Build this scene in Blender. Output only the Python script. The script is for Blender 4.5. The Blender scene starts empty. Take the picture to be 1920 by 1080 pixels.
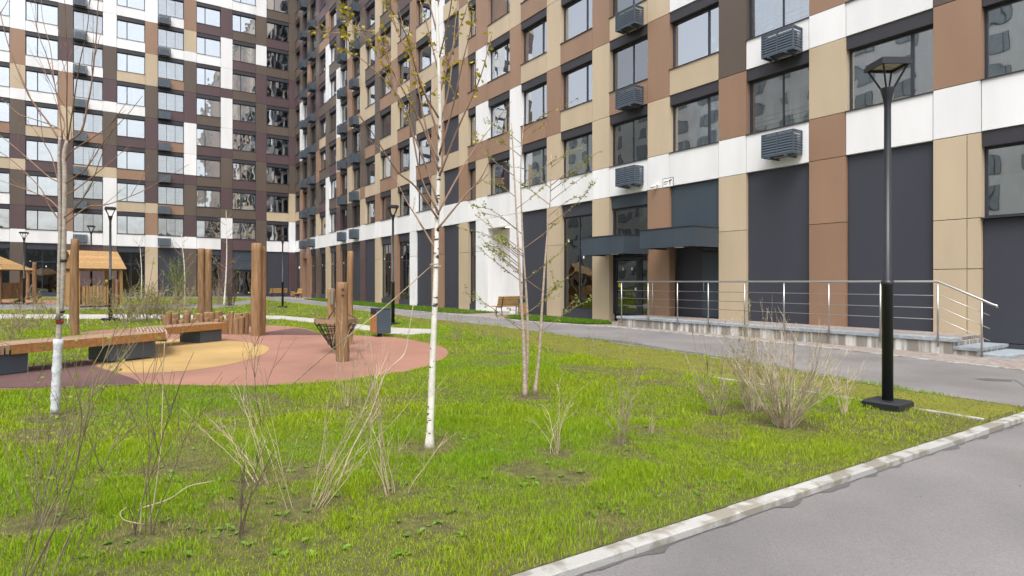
import bpy, bmesh, math, random
import numpy as np
from mathutils import Vector, Matrix

random.seed(7)
RNG = np.random.default_rng(11)
S = bpy.context.scene
COL = S.collection
rad = math.radians

# ------------------------------------------------------------------ camera, sky, sun, exposure
F, HZ, H = 1152.0, 528.0, 1.55          # focal length and horizon row of the 1920 px wide photograph, eye height
CAMX, CAMY = 66.98, -17.13
cam = bpy.data.cameras.new('camera')
camo = bpy.data.objects.new('camera', cam)
COL.objects.link(camo)
camo.location = (CAMX, CAMY, H)
camo.rotation_euler = (rad(90), 0, rad(56.24))
cam.sensor_width = 36
cam.lens = 36 * F / 1920
cam.shift_y = -12 / 1920
cam.clip_start = 0.05
cam.clip_end = 2000
S.camera = camo

SUN_EL, SUN_AZ = 60, 318                 # degrees; azimuth measured from +X
world = bpy.data.worlds.new('World')
S.world = world
world.use_nodes = True
nt = world.node_tree
bg = nt.nodes['Background']
sky = nt.nodes.new('ShaderNodeTexSky')
sky.sky_type = 'NISHITA'
sky.sun_disc = False
sky.sun_elevation = rad(SUN_EL)
sky.sun_rotation = rad(90 - SUN_AZ)
sky.air_density = 1.2
sky.dust_density = 4.5
sky.ozone_density = 1.0
hsv = nt.nodes.new('ShaderNodeHueSaturation')
hsv.inputs['Saturation'].default_value = 0.32
nt.links.new(sky.outputs[0], hsv.inputs['Color'])
nt.links.new(hsv.outputs[0], bg.inputs[0])
bg.inputs[1].default_value = 0.15
sun = bpy.data.lights.new('sun', 'SUN')
sun.energy = 0.9
sun.angle = rad(25)
sun.color = (1.0, 0.985, 0.97)
suno = bpy.data.objects.new('sun', sun)
COL.objects.link(suno)
sd = Vector((math.cos(rad(SUN_AZ)) * math.cos(rad(SUN_EL)), math.sin(rad(SUN_AZ)) * math.cos(rad(SUN_EL)), math.sin(rad(SUN_EL))))
suno.rotation_euler = (-sd).to_track_quat('-Z', 'Y').to_euler()
S.view_settings.view_transform = 'Standard'
S.view_settings.look = 'None'
S.view_settings.gamma = 1
S.view_settings.use_curve_mapping = False
S.view_settings.exposure = 0.96
S.render.engine = 'CYCLES'
S.cycles.max_bounces = 8
S.cycles.transparent_max_bounces = 24

# ------------------------------------------------------------------ frames of reference
def cw(X, Y):
    """right/forward metres from the camera -> world x, y (world x runs along the near facade, y into it)"""
    dx, dy = X + 22.98, Y - 65.2
    a = dx * .5557 - dy * .8314
    b = -dx * .8313 - dy * .5558
    return a, -b
def wc(x, y):
    return -22.98 + .5557 * x + .8313 * y, 65.2 - .8314 * x + .5558 * y
def gh(x, y):                            # the ground rises gently towards the far left
    X, Y = wc(x, y)
    return .0129 * max(0.0, -X - .352 * Y)
def at(u, v, zo=0.0):
    """photo pixel on the ground (zo above it) -> world point"""
    z = zo
    for _ in range(8):
        Y = F * (H - z) / (v - HZ)
        X = (u - 960) / F * Y
        x, y = cw(X, Y)
        z = gh(x, y) + zo
    return Vector((x, y, z))
def px(u, v, Y):
    """photo pixel at distance Y -> world point"""
    X = (u - 960) / F * Y
    x, y = cw(X, Y)
    return Vector((x, y, H - (v - HZ) / F * Y))

# ------------------------------------------------------------------ materials
MATS = {}
def mat(name, c, rough=.6, var=0.0, rng=(.3, .7), nscale=3.0, namt=.12, bump=0.0, bscale=60.0, spec=.5, metal=0.0, c2=None, stretch=None, detail=4.0):
    if name in MATS: return MATS[name]
    m = bpy.data.materials.new(name); m.use_nodes = True
    n = m.node_tree.nodes; L = m.node_tree.links
    p = n['Principled BSDF']
    p.inputs['Roughness'].default_value = rough
    p.inputs['Metallic'].default_value = metal
    p.inputs['Specular IOR Level'].default_value = spec
    geo = n.new('ShaderNodeNewGeometry')
    vec = geo.outputs['Position']
    if stretch:
        mp = n.new('ShaderNodeMapping'); mp.inputs['Scale'].default_value = stretch
        L.new(vec, mp.inputs['Vector']); vec = mp.outputs[0]
    tx = n.new('ShaderNodeTexNoise'); tx.inputs['Scale'].default_value = nscale; tx.inputs['Detail'].default_value = detail
    L.new(vec, tx.inputs['Vector'])
    mx = n.new('ShaderNodeMix'); mx.data_type = 'RGBA'
    if c2 is None:
        lo = tuple(v * (1 - namt) for v in c); hi = tuple(min(1, v * (1 + namt)) for v in c)
    else: lo, hi = c, c2
    mx.inputs['A'].default_value = (*lo, 1); mx.inputs['B'].default_value = (*hi, 1)
    rmp = n.new('ShaderNodeMapRange'); rmp.inputs['From Min'].default_value = rng[0]; rmp.inputs['From Max'].default_value = rng[1]
    L.new(tx.outputs['Fac'], rmp.inputs['Value']); L.new(rmp.outputs[0], mx.inputs['Factor'])
    out = mx.outputs['Result']
    if var:
        oi = n.new('ShaderNodeObjectInfo')
        mr = n.new('ShaderNodeMapRange'); mr.inputs['To Min'].default_value = 1 - var; mr.inputs['To Max'].default_value = 1 + var
        L.new(oi.outputs['Random'], mr.inputs['Value'])
        hs = n.new('ShaderNodeHueSaturation'); L.new(mr.outputs[0], hs.inputs['Value']); L.new(out, hs.inputs['Color'])
        out = hs.outputs[0]
    L.new(out, p.inputs['Base Color'])
    if bump:
        t2 = n.new('ShaderNodeTexNoise'); t2.inputs['Scale'].default_value = bscale; t2.inputs['Detail'].default_value = 3
        L.new(vec, t2.inputs['Vector'])
        bp = n.new('ShaderNodeBump'); bp.inputs['Strength'].default_value = bump; bp.inputs['Distance'].default_value = .02
        L.new(t2.outputs['Fac'], bp.inputs['Height']); L.new(bp.outputs[0], p.inputs['Normal'])
    MATS[name] = m
    return m

def panel(name, c, rough=.42):
    m = mat(name, c, rough, var=.05, nscale=.8, namt=.075, stretch=(1.4, 1.4, .3), detail=6, bump=.03, bscale=3.0)
    return m
W_ = panel('panel_white', (.80, .80, .805))
T_ = panel('panel_tan', (.51, .41, .285))
B_ = panel('panel_brown', (.29, .178, .116))
D_ = panel('panel_dark_brown', (.108, .082, .064))
P_ = panel('panel_plum', (.094, .058, .062))
K_ = panel('panel_charcoal', (.040, .043, .057), .6)
N_ = panel('panel_slate', (.045, .062, .080), .45)
PC = dict(W=W_, T=T_, B=B_, D=D_, P=P_, K=K_, N=N_)
FRAME = mat('frame_anthracite', (.030, .036, .050), .45, namt=.05)
LINT = mat('lintel_metal', (.036, .034, .042), .5, namt=.08)
BASK = mat('basket_metal', (.066, .088, .115), .45, namt=.08)
STEELD = mat('lamp_paint', (.018, .020, .026), .42, namt=.15)
STEEL = mat('stainless_steel', (.50, .49, .47), .42, metal=1.0, namt=.05)
ROOM = mat('room_wall', (.5, .49, .47), .9, namt=.1)
SLAB = mat('room_ceiling', (.6, .6, .58), .9, namt=.05)
LOGW = mat('loggia_wall', (.82, .82, .80), .8, namt=.03)
CURT = mat('curtain', (.80, .82, .81), .9, var=.18, nscale=2, namt=.1)
STICK = mat('sticker_white', (.85, .85, .85), .6, namt=.02)
YEL = mat('sticker_yellow', (.85, .70, .02), .6, namt=.02)
CONC = mat('concrete', (.36, .35, .33), .9, nscale=4, namt=.28, bump=.25, bscale=50)
GRAN = mat('granite_slab', (.30, .34, .37), .6, var=.1, nscale=9, namt=.2, bump=.1)
KERB = mat('kerb_concrete', (.40, .395, .375), .9, var=.08, rng=(.46, .55), nscale=4.0, c2=(.25, .23, .19), bump=.3, bscale=70, detail=6)
WOODB = mat('bench_wood', (.37, .18, .060), .5, var=.12, nscale=3, stretch=(6, 6, 6), namt=.22, bump=.1, bscale=30)
WOODT = mat('slat_wood', (.30, .20, .125), .6, var=.14, nscale=3, namt=.2, bump=.1)
SLATW = mat('weathered_slat', (.40, .29, .21), .65, var=.1, nscale=3, namt=.15)
WOODL = mat('log_wood', (.165, .09, .042), .75, var=.12, nscale=2.2, stretch=(9, 9, .9), c2=(.33, .195, .095), bump=.35, bscale=4)
WOODE = mat('log_end', (.42, .26, .12), .8, namt=.2, nscale=12)
WOODP = mat('plank_wood', (.41, .245, .10), .65, var=.12, nscale=3, stretch=(2, 2, 12), namt=.18)
WOODF = mat('pale_bench_wood', (.44, .26, .085), .6, var=.1, nscale=3, namt=.15)
ROPE = mat('rope_black', (.02, .02, .02), .8)
TIE0 = mat('bolt_rust', (.06, .02, .015), .6)
BARKW = None

def glass(name, base, wav, tint, wscale=.9):
    m = bpy.data.materials.new(name); m.use_nodes = True
    n = m.node_tree.nodes; L = m.node_tree.links
    for q in list(n):
        if q.type != 'OUTPUT_MATERIAL': n.remove(q)
    o = [q for q in n if q.type == 'OUTPUT_MATERIAL'][0]
    tr = n.new('ShaderNodeBsdfTransparent'); tr.inputs[0].default_value = (*tint, 1)
    gl = n.new('ShaderNodeBsdfGlossy'); gl.inputs['Roughness'].default_value = .015; gl.inputs['Color'].default_value = (.93, .96, 1, 1)
    fr = n.new('ShaderNodeFresnel'); fr.inputs['IOR'].default_value = 1.5
    ma = n.new('ShaderNodeMath'); ma.operation = 'MULTIPLY_ADD'; ma.inputs[1].default_value = 1 - base; ma.inputs[2].default_value = base
    L.new(fr.outputs[0], ma.inputs[0])
    geo = n.new('ShaderNodeNewGeometry')
    oi = n.new('ShaderNodeObjectInfo')
    ad = n.new('ShaderNodeVectorMath'); ad.operation = 'SCALE'; ad.inputs['Scale'].default_value = 17.0
    cmb = n.new('ShaderNodeCombineXYZ')
    for i in range(3): L.new(oi.outputs['Random'], cmb.inputs[i])
    L.new(cmb.outputs[0], ad.inputs[0])
    av = n.new('ShaderNodeVectorMath'); av.operation = 'ADD'
    L.new(geo.outputs['Position'], av.inputs[0]); L.new(ad.outputs[0], av.inputs[1])
    tx = n.new('ShaderNodeTexNoise'); tx.inputs['Scale'].default_value = wscale; tx.inputs['Detail'].default_value = 1.5
    L.new(av.outputs[0], tx.inputs['Vector'])
    bp = n.new('ShaderNodeBump'); bp.inputs['Strength'].default_value = 1.0; bp.inputs['Distance'].default_value = wav
    L.new(tx.outputs['Fac'], bp.inputs['Height']); L.new(bp.outputs[0], gl.inputs['Normal'])
    mx = n.new('ShaderNodeMixShader')
    L.new(ma.outputs[0], mx.inputs[0]); L.new(tr.outputs[0], mx.inputs[1]); L.new(gl.outputs[0], mx.inputs[2])
    L.new(mx.outputs[0], o.inputs['Surface'])
    return m
PANE = glass('window_glass', .48, .014, (.80, .84, .84))
PANE_R = glass('window_glass_near', .52, .006, (.84, .90, .90))
PANEL_L = glass('loggia_glass', .26, .008, (.95, .97, .97))
PANE_S = glass('shop_glass', .14, .02, (.40, .43, .43), .6)

def asphalt(name, c, extra=False):
    m = mat(name, c, .9, nscale=.6, namt=.2, bump=.35, bscale=160, detail=8)
    n = m.node_tree.nodes; L = m.node_tree.links
    p = n['Principled BSDF']
    src = p.inputs['Base Color'].links[0].from_socket
    geo = n.new('ShaderNodeNewGeometry')
    vo = n.new('ShaderNodeTexNoise'); vo.inputs['Scale'].default_value = 90; vo.inputs['Detail'].default_value = 2
    L.new(geo.outputs['Position'], vo.inputs['Vector'])
    mr = n.new('ShaderNodeMapRange'); mr.inputs['From Min'].default_value = .25; mr.inputs['From Max'].default_value = .75
    mr.inputs['To Min'].default_value = .84; mr.inputs['To Max'].default_value = 1.16
    L.new(vo.outputs['Fac'], mr.inputs['Value'])
    hs = n.new('ShaderNodeHueSaturation'); L.new(src, hs.inputs['Color']); L.new(mr.outputs[0], hs.inputs['Value'])
    L.new(hs.outputs[0], p.inputs['Base Color'])
    return m
ASPH = asphalt('asphalt', (.186, .178, .175))
ASPHD = asphalt('asphalt_dark', (.105, .10, .098))
PATHM = mat('path_concrete', (.40, .385, .35), .9, nscale=2, namt=.15, bump=.2)
RUBP = asphalt('rubber_pink', (.30, .152, .108))
RUBY = asphalt('rubber_yellow', (.40, .265, .10))
RUBV = asphalt('rubber_plum', (.115, .060, .055))
SOIL = mat('soil', (.075, .055, .032), 1, nscale=1.2, c2=(.13, .20, .018), bump=.5, bscale=40, detail=8)
LAWN = mat('lawn_soil', (.065, .055, .026), 1, nscale=11, c2=(.14, .15, .03), bump=.9, bscale=70, detail=10)
MOSS = mat('moss_strip', (.19, .20, .012), 1, nscale=2.5, c2=(.13, .135, .02), bump=.6, bscale=60, detail=9)

def pavers():
    m = mat('paving', (.30, .26, .235), .9, nscale=1.5, namt=.2, bump=.2)
    n = m.node_tree.nodes; L = m.node_tree.links
    p = n['Principled BSDF']
    geo = n.new('ShaderNodeNewGeometry')
    br = n.new('ShaderNodeTexBrick'); br.inputs['Scale'].default_value = 5
    br.inputs['Color1'].default_value = (.36, .34, .31, 1); br.inputs['Color2'].default_value = (.24, .165, .14, 1); br.inputs['Mortar'].default_value = (.14, .13, .12, 1)
    br.inputs['Mortar Size'].default_value = .02
    L.new(geo.outputs['Position'], br.inputs['Vector']); L.new(br.outputs[0], p.inputs['Base Color'])
    return m
PAVE = pavers()

# ------------------------------------------------------------------ mesh helpers
class MB:
    def __init__(self): self.v = []; self.f = []; self.m = []; self.sm = []
    def add(self, vs, fs, mi=0, smooth=False):
        o = len(self.v)
        self.v += [tuple(q) for q in vs]
        for f in fs:
            self.f.append(tuple(i + o for i in f)); self.m.append(mi); self.sm.append(smooth)
    def box(self, x0, x1, y0, y1, z0, z1, mi=0, bev=0.0):
        if bev:
            b = bev
            vs = []
            for z, k in ((z0, b), (z0 + b, 0), (z1 - b, 0), (z1, b)):
                vs += [(x0 + k, y0 + k, z), (x1 - k, y0 + k, z), (x1 - k, y1 - k, z), (x0 + k, y1 - k, z)]
            fs = [(3, 2, 1, 0), (12, 13, 14, 15)]
            for r in range(3):
                for i in range(4):
                    j = (i + 1) % 4
                    fs.append((r * 4 + i, r * 4 + j, r * 4 + 4 + j, r * 4 + 4 + i))
            self.add(vs, fs, mi); return
        vs = [(x0, y0, z0), (x1, y0, z0), (x1, y1, z0), (x0, y1, z0), (x0, y0, z1), (x1, y0, z1), (x1, y1, z1), (x0, y1, z1)]
        self.add(vs, [(3, 2, 1, 0), (4, 5, 6, 7), (0, 1, 5, 4), (1, 2, 6, 5), (2, 3, 7, 6), (3, 0, 4, 7)], mi)
    def obox(self, p, q, w, h, mi=0, up=(0, 0, 1)):
        """box whose long axis runs p->q, w wide, h high, centred on the axis"""
        p = Vector(p); q = Vector(q); d = (q - p).normalized(); u = Vector(up)
        if abs(d.dot(u)) > .98: u = Vector((1, 0, 0))
        s = d.cross(u).normalized(); t = s.cross(d).normalized()
        vs = []
        for e in (p, q):
            for a, b in ((-1, -1), (1, -1), (1, 1), (-1, 1)):
                vs.append(e + s * (a * w / 2) + t * (b * h / 2))
        self.add(vs, [(0, 1, 2, 3), (7, 6, 5, 4), (0, 4, 5, 1), (1, 5, 6, 2), (2, 6, 7, 3), (3, 7, 4, 0)], mi)
    def tube(self, pts, rs, n=6, mi=0, cap=True, smooth=True, capmi=None):
        pts = [Vector(p) for p in pts]
        if not hasattr(rs, '__len__'): rs = [rs] * len(pts)
        vs = []; fs = []
        ref = None
        for i, p in enumerate(pts):
            d = (pts[min(i + 1, len(pts) - 1)] - pts[max(i - 1, 0)])
            if d.length < 1e-9: d = Vector((0, 0, 1))
            d.normalize()
            if ref is None:
                ref = Vector((1, 0, 0)) if abs(d.x) < .8 else Vector((0, 1, 0))
            s = (ref - d * ref.dot(d)).normalized(); ref = s
            t = d.cross(s)
            for k in range(n):
                a = 2 * math.pi * k / n
                vs.append(p + (s * math.cos(a) + t * math.sin(a)) * rs[i])
        for i in range(len(pts) - 1):
            for k in range(n):
                j = (k + 1) % n
                fs.append((i * n + k, i * n + j, (i + 1) * n + j, (i + 1) * n + k))
        self.add(vs, fs, mi, smooth)
        if cap:
            o = len(self.v) - len(vs)
            self.f.append(tuple(o + k for k in reversed(range(n)))); self.m.append(mi if capmi is None else capmi); self.sm.append(False)
            e = o + (len(pts) - 1) * n
            self.f.append(tuple(e + k for k in range(n))); self.m.append(mi if capmi is None else capmi); self.sm.append(False)
    def prism(self, poly, z0, z1, mi=0):
        n = len(poly)
        vs = [(x, y, z0) for x, y in poly] + [(x, y, z1) for x, y in poly]
        fs = [tuple(reversed(range(n))), tuple(range(n, 2 * n))] + [(i, (i + 1) % n, n + (i + 1) % n, n + i) for i in range(n)]
        self.add(vs, fs, mi)
    def mesh(self, name, mats):
        me = bpy.data.meshes.new(name)
        me.from_pydata(self.v, [], self.f)
        if not isinstance(mats, (list, tuple)): mats = [mats]
        for q in mats: me.materials.append(q)
        me.polygons.foreach_set('material_index', self.m)
        me.polygons.foreach_set('use_smooth', self.sm)
        bm = bmesh.new(); bm.from_mesh(me)
        bmesh.ops.recalc_face_normals(bm, faces=bm.faces)
        bm.to_mesh(me); bm.free()
        me.update()
        return me

def put(name, me, parent=None, loc=(0, 0, 0), rz=0.0, rot=None):
    o = bpy.data.objects.new(name, me); COL.objects.link(o)
    if parent is not None: o.parent = parent
    o.location = loc
    o.rotation_euler = rot if rot else (0, 0, rz)
    return o
def build(name, mb, mats, parent=None, loc=(0, 0, 0), rz=0.0, rot=None):
    return put(name, mb.mesh(name, mats), parent, loc, rz, rot)
def thing(name, label, cat, loc=(0, 0, 0), rz=0.0, group=None):
    o = bpy.data.objects.new(name, None); COL.objects.link(o)
    o.location = loc; o.rotation_euler = (0, 0, rz); o.empty_display_size = .2
    o['label'] = label; o['category'] = cat
    if group: o['group'] = group
    return o
def dup(root, loc, rz, label, group=None):
    r = root.copy(); COL.objects.link(r); r.location = loc; r.rotation_euler = (0, 0, rz)
    r['label'] = label
    if group: r['group'] = group
    for ch in list(root.children):
        c = ch.copy(); COL.objects.link(c); c.parent = r
        for g in list(ch.children):
            d = g.copy(); COL.objects.link(d); d.parent = c
    return r
CACHE = {}
def cached(key, fn):
    if key not in CACHE: CACHE[key] = fn()
    return CACHE[key]

# ------------------------------------------------------------------ ground sheets
CRN = Vector((0, 0, 0))
def sheet(name, poly, z, m, kind='structure', thick=None):
    """flat polygon laid on the terrain, split where the slope begins"""
    bm = bmesh.new()
    vs = [bm.verts.new((p[0], p[1], 0)) for p in poly]
    bm.faces.new(vs)
    bmesh.ops.triangulate(bm, faces=bm.faces[:])
    c0 = cw(0, 0); c1 = cw(-.352 * 100, 100)
    d = Vector((c1[0] - c0[0], c1[1] - c0[1], 0)).normalized()
    bmesh.ops.bisect_plane(bm, geom=bm.verts[:] + bm.edges[:] + bm.faces[:], plane_co=(c0[0], c0[1], 0), plane_no=(-d.y, d.x, 0))
    for v in bm.verts: v.co.z = z + gh(v.co.x, v.co.y)
    bmesh.ops.recalc_face_normals(bm, faces=bm.faces[:])
    for f in bm.faces:
        if f.normal.z < 0: f.normal_flip()
    me = bpy.data.meshes.new(name); bm.to_mesh(me); bm.free()
    me.materials.append(m)
    o = put(name, me); o['kind'] = kind
    return o
def smooth_poly(pts, n=6):
    """closed Catmull-Rom through the points"""
    out = []
    k = len(pts)
    for i in range(k):
        p0, p1, p2, p3 = [Vector(pts[(i + j - 1) % k]) for j in range(4)]
        for s in range(n):
            t = s / n
            out.append(.5 * ((2 * p1) + (p2 - p0) * t + (2 * p0 - 5 * p1 + 4 * p2 - p3) * t * t + (3 * p1 - p0 - 3 * p2 + p3) * t ** 3))
    return [(p.x, p.y) for p in out]
def pxpoly(L): return [tuple(at(u, v)[:2]) for u, v in L]

sheet('ground', [(-300, -300), (400, -300), (400, 300), (-300, 300)], -.14, SOIL)
XK = 64.28                                # front line of the foreground kerb
ROADN = [(64.28, -7.62), (62.7, -7.55), (60.9, -7.1), (58.4, -6.7), (53.1, -6.05), (49.4, -5.75), (44.5, -5.8), (37.5, -5.7), (31, -5.5), (18.6, -5.6), (9, -5.8), (6.5, -8.0), (6.0, -14), (5.8, -34)]
ROADF = [(90, -3.5), (64, -3.5), (60.8, -3.0), (58.0, -2.45), (54.4, -2.3), (51.0, -2.25), (47, -2.9), (37.5, -2.95), (27.4, -3.1), (10, -2.3), (2.5, -2.2), (1.9, -5), (1.7, -34)]
sheet('road', ROADF + list(reversed(ROADN)) + [(90, -7.62)], -.05, ASPH)
sheet('asphalt_path', [(64.385, -7.62), (90, -7.62), (90, -40), (64.385, -40)], -.05, ASPH)
lawn_poly = ROADN + [(5.8, -46), (64.28, -46)]
sheet('lawn', lawn_poly, 0.0, LAWN)
MOSSP = [(64.2, -7.72)] + [(x, y - .1) for x, y in ROADN[1:8]] + [(37.5, -6.2), (44.5, -6.9), (49.4, -7.3), (53, -7.9), (56, -8.6), (60, -8.86), (64.2, -8.86)]
sheet('moss_verge', MOSSP, .004, MOSS)
sheet('pavement', [(-2, 2), (90, 2), (90, -3.5), (64, -3.5), (60.8, -3.0), (58.0, -2.45), (54.4, -2.3), (51.0, -2.25), (47, -2.9), (37.5, -2.95), (27.4, -3.1), (10, -2.3), (2.5, -2.2), (1.9, -5), (1.7, -34), (-2, -34)], -.045, PAVE)
V1 = [(9.5, -.35), (40.5, -.35), (40.5, -2.2), (37.5, -2.75), (27.4, -2.9), (11, -2.1)]
V2 = [(43.6, -1.5), (44.5, -2.5), (46.8, -2.7), (49.5, -2.15), (50.0, -1.3), (49, -.6), (44.6, -.6)]
sheet('grass_verge', V1, -.025, LAWN); sheet('grass_verge', V2, -.025, LAWN)
# far paths and playground surfacing
PTH = pxpoly([(-300, 588), (0, 589), (330, 590), (530, 592), (620, 600), (700, 612), (770, 616), (810, 617), (812, 626), (760, 629), (700, 622), (610, 608), (530, 599), (330, 598.5), (0, 598), (-300, 599)])
sheet('concrete_path', PTH, .004, PATHM)
FARP = pxpoly([(-250, 572), (0, 571), (140, 571), (330, 572), (420, 569), (470, 562), (500, 563), (455, 573), (400, 578), (330, 580), (150, 580), (0, 582), (-250, 584)])
sheet('far_path', FARP, .004, ASPH)
FARR = pxpoly([(-200, 561), (40, 562), (120, 563), (205, 566), (200, 570), (100, 570.5), (0, 570), (-200, 571)])
sheet('far_rubber', FARR, .006, RUBP)
RUB = [(-120, 700), (-60, 727), (0, 731), (120, 729), (260, 722), (450, 724), (560, 721), (640, 715), (700, 706), (790, 691), (838, 668), (832, 652), (790, 641), (740, 633), (660, 629), (610, 629), (580, 618), (540, 612), (480, 610), (380, 612), (240, 616), (150, 624), (165, 630), (205, 634), (190, 655), (172, 672), (110, 682), (60, 686), (0, 690)]
RUBW = smooth_poly(pxpoly(RUB), 4)
sheet('rubber_surface', RUBW, .006, RUBP)
YELW = smooth_poly(pxpoly([(170, 668), (180, 685), (215, 697), (260, 700), (340, 697), (430, 684), (485, 668), (505, 655), (490, 647), (440, 640), (390, 637), (320, 637), (250, 642), (205, 650)]), 4)
sheet('yellow_patch', YELW, .010, RUBY)
sheet('plum_patch', smooth_poly(pxpoly([(-100, 700), (-40, 725), (60, 729), (160, 727), (262, 720), (220, 701), (180, 689), (160, 677), (110, 684), (40, 690)]), 4), .014, RUBV)
sheet('plum_patch', smooth_poly(pxpoly([(484, 627), (540, 617.5), (566, 617), (600, 626), (602, 628.3), (545, 628)]), 4), .014, RUBV)
# worn dark seams on the road
def seam(pts, w, z):
    L = []; R = []
    for i, (x, y) in enumerate(pts):
        k = .5 + .5 * random.random()
        L.append((x, y - w * k)); R.append((x, y + w * (.4 + .6 * random.random())))
    sheet('asphalt_patch', L + list(reversed(R)), z, ASPHD)
seam([(61.5 - .45 * i, -6.95 + .09 * min(i, 14)) for i in range(19)], .26, -.045)
sheet('asphalt_patch', [(63.0, -5.3), (63.25, -5.05), (63.2, -4.8), (62.9, -4.95), (62.8, -5.2)], -.046, ASPHD)
seam([(63.9 - .12 * i, -6.2 + .25 * i) for i in range(7)], .02, -.0445)
jag = [(64.395, -8.0 - .11 * i) for i in range(75)]
L = [(64.39, y) for _, y in jag]; R = [(64.405 + .075 * random.random() ** 3, y) for _, y in jag]
sheet('asphalt_patch', L + list(reversed(R)), -.046, ASPHD)

# kerbs: every stone its own part
def kerb(name, pts, w, top, depth, step, m=KERB):
    root = bpy.data.objects.new(name, None); COL.objects.link(root); root['kind'] = 'structure'
    for i in range(len(pts) - 1):
        p = Vector((*pts[i], 0)); q = Vector((*pts[i + 1], 0)); L = (q - p).length
        n = max(1, round(L / step))
        for k in range(n):
            a = p.lerp(q, k / n); b = p.lerp(q, (k + 1) / n)
            d = b - a; c = (a + b) / 2
            def mk():
                mb = MB(); l = L / n / 2 - .004
                mb.box(-l, l, -w / 2, w / 2, -depth, 0, 0, .008)
                return mb.mesh('kerb_stone', m)
            me = cached((name, round(L / n, 3)), mk)
            j = random.uniform(-1, 1)
            put('kerb_stone', me, root, (c.x, c.y, top + gh(c.x, c.y) + .004 * j), math.atan2(d.y, d.x) + .004 * j)
    return root
kerb('kerb', [(64.34, -17.5), (64.34, -7.62)], .115, .006, .2, 1.0)
kerb('road_kerb', [(x, y + .04) for x, y in ROADN[:11]], .09, -.008, .2, 1.0)
kerb('edging', [(64.2, -8.93), (60.5, -8.93)], .06, .02, .15, 1.0)
kerb('road_kerb', [(x, y) for x, y in ROADF[1:11]], .08, -.03, .2, 1.0)
kerb('path_kerb', [PTH[i] for i in range(8, 16)], .08, .02, .15, 1.0)

# ------------------------------------------------------------------ apartment wings
WINH, SPH, LH = 1.69, .95, .36
def win_mesh(w, h, kind, side):
    """frame with mullions; local origin bottom left of the opening, y into the wall"""
    def mk():
        mb = MB(); t = .055; y0, y1 = .20, .27
        mb.box(0, w, y0, y1, 0, t); mb.box(0, w, y0, y1, h - t, h)
        mb.box(0, t, y0, y1, t, h - t); mb.box(w - t, w, y0, y1, t, h - t)
        for c, k in mulls(w, kind, side): mb.box(c - k / 2, c + k / 2, y0 + .003, y1 - .003, t, h - t)
        return mb.mesh('window_frame', FRAME)
    return cached(('win', round(w, 2), h, kind, side), mk)
def mulls(w, kind, side):
    if kind == 'L': return [(w / 3, .03), (w * 2 / 3, .03)] if side == 'l' else [(w * .55, .035)]
    if kind == 'n': return [(w * .55, .05)]
    if kind == 'S': return [(w * .5, .05)]
    return [(w * .36, .075)] if side == 'l' else [(w * .74, .075)]
def pane_mesh(w, h, m, key):
    def mk():
        mb = MB(); mb.box(0, w, 0, .012, 0, h)
        return mb.mesh('pane', m)
    return cached(('pane', round(w, 3), round(h, 3), key), mk)
def add_panes(win, w, h, kind, side, m, key, transom=None):
    t = .055
    xs = [t] + [v for c, k in mulls(w, kind, side) for v in (c - k / 2, c + k / 2)] + [w - t]
    zs = [t, h - t] if transom is None else [t, transom - .03, transom + .03, h - t]
    for zi in range(0, len(zs), 2):
        for i in range(0, len(xs), 2):
            put('pane', pane_mesh(xs[i + 1] - xs[i], zs[zi + 1] - zs[zi], m, key), win, (xs[i], .232, zs[zi]), 0,
                (random.uniform(-.006, .006), 0, random.uniform(-.006, .006)))
def curtain_mesh(w, h, k):
    def mk():
        mb = MB(); n = 36; r = random.Random(k); ph = [r.uniform(0, 6) for _ in range(3)]
        vs = []
        for i in range(n + 1):
            x = w * i / n; y = .03 * math.sin(i * 1.9 + ph[0]) + .02 * math.sin(i * .8 + ph[1])
            vs += [(x, y, 0), (x, y, h)]
        mb.add(vs, [(2 * i, 2 * i + 2, 2 * i + 3, 2 * i + 1) for i in range(n)], 0, True)
        return mb.mesh('curtain', CURT)
    return cached(('cur', round(w, 2), round(h, 2), k), mk)
def loggia_mesh(w, h):
    def mk():
        mb = MB()
        mb.box(-.25, w + .25, 1.25, 1.3, -.1, h + .3, 0)
        mb.box(.1, .8, 1.215, 1.247, .15, h - .2, 1); mb.box(.17, .73, 1.21, 1.214, .22, h - .27, 2)
        mb.box(1.0, w - .25, 1.215, 1.247, .35, h - .2, 1); mb.box(1.07, w - .32, 1.21, 1.214, .42, h - .27, 2)
        for z in (.25, .4, .55): mb.box(0, w, .42, .435, z, z + .015, 3)
        return mb.mesh('loggia_wall', [LOGW, CURT, ROOM, FRAME])
    return cached(('log', round(w, 2)), mk)
def lintel_mesh(w):
    def mk():
        mb = MB(); mb.box(.006, w - .006, .035, .30, .0, LH - .01)
        return mb.mesh('lintel_box', LINT)
    return cached(('lin', round(w, 2)), mk)
def sill_mesh(w):
    def mk():
        mb = MB(); mb.box(-.015, w + .015, -.035, .2, -.028, -.003)
        return mb.mesh('sill', LINT)
    return cached(('sill', round(w, 2)), mk)
def panel_mesh(w, h, c, d=.3):
    def mk():
        mb = MB(); g = .008
        mb.box(g, w - g, 0, d, g, h - g, 0, .004)
        return mb.mesh('panel', PC[c])
    return cached(('pan', round(w, 2), round(h, 2), c, d), mk)
def add_panel(root, x, w, z, h, c, y=0.0, d=.3):
    return put('panel', panel_mesh(w, h, c, d), root, (x, y, z))
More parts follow.
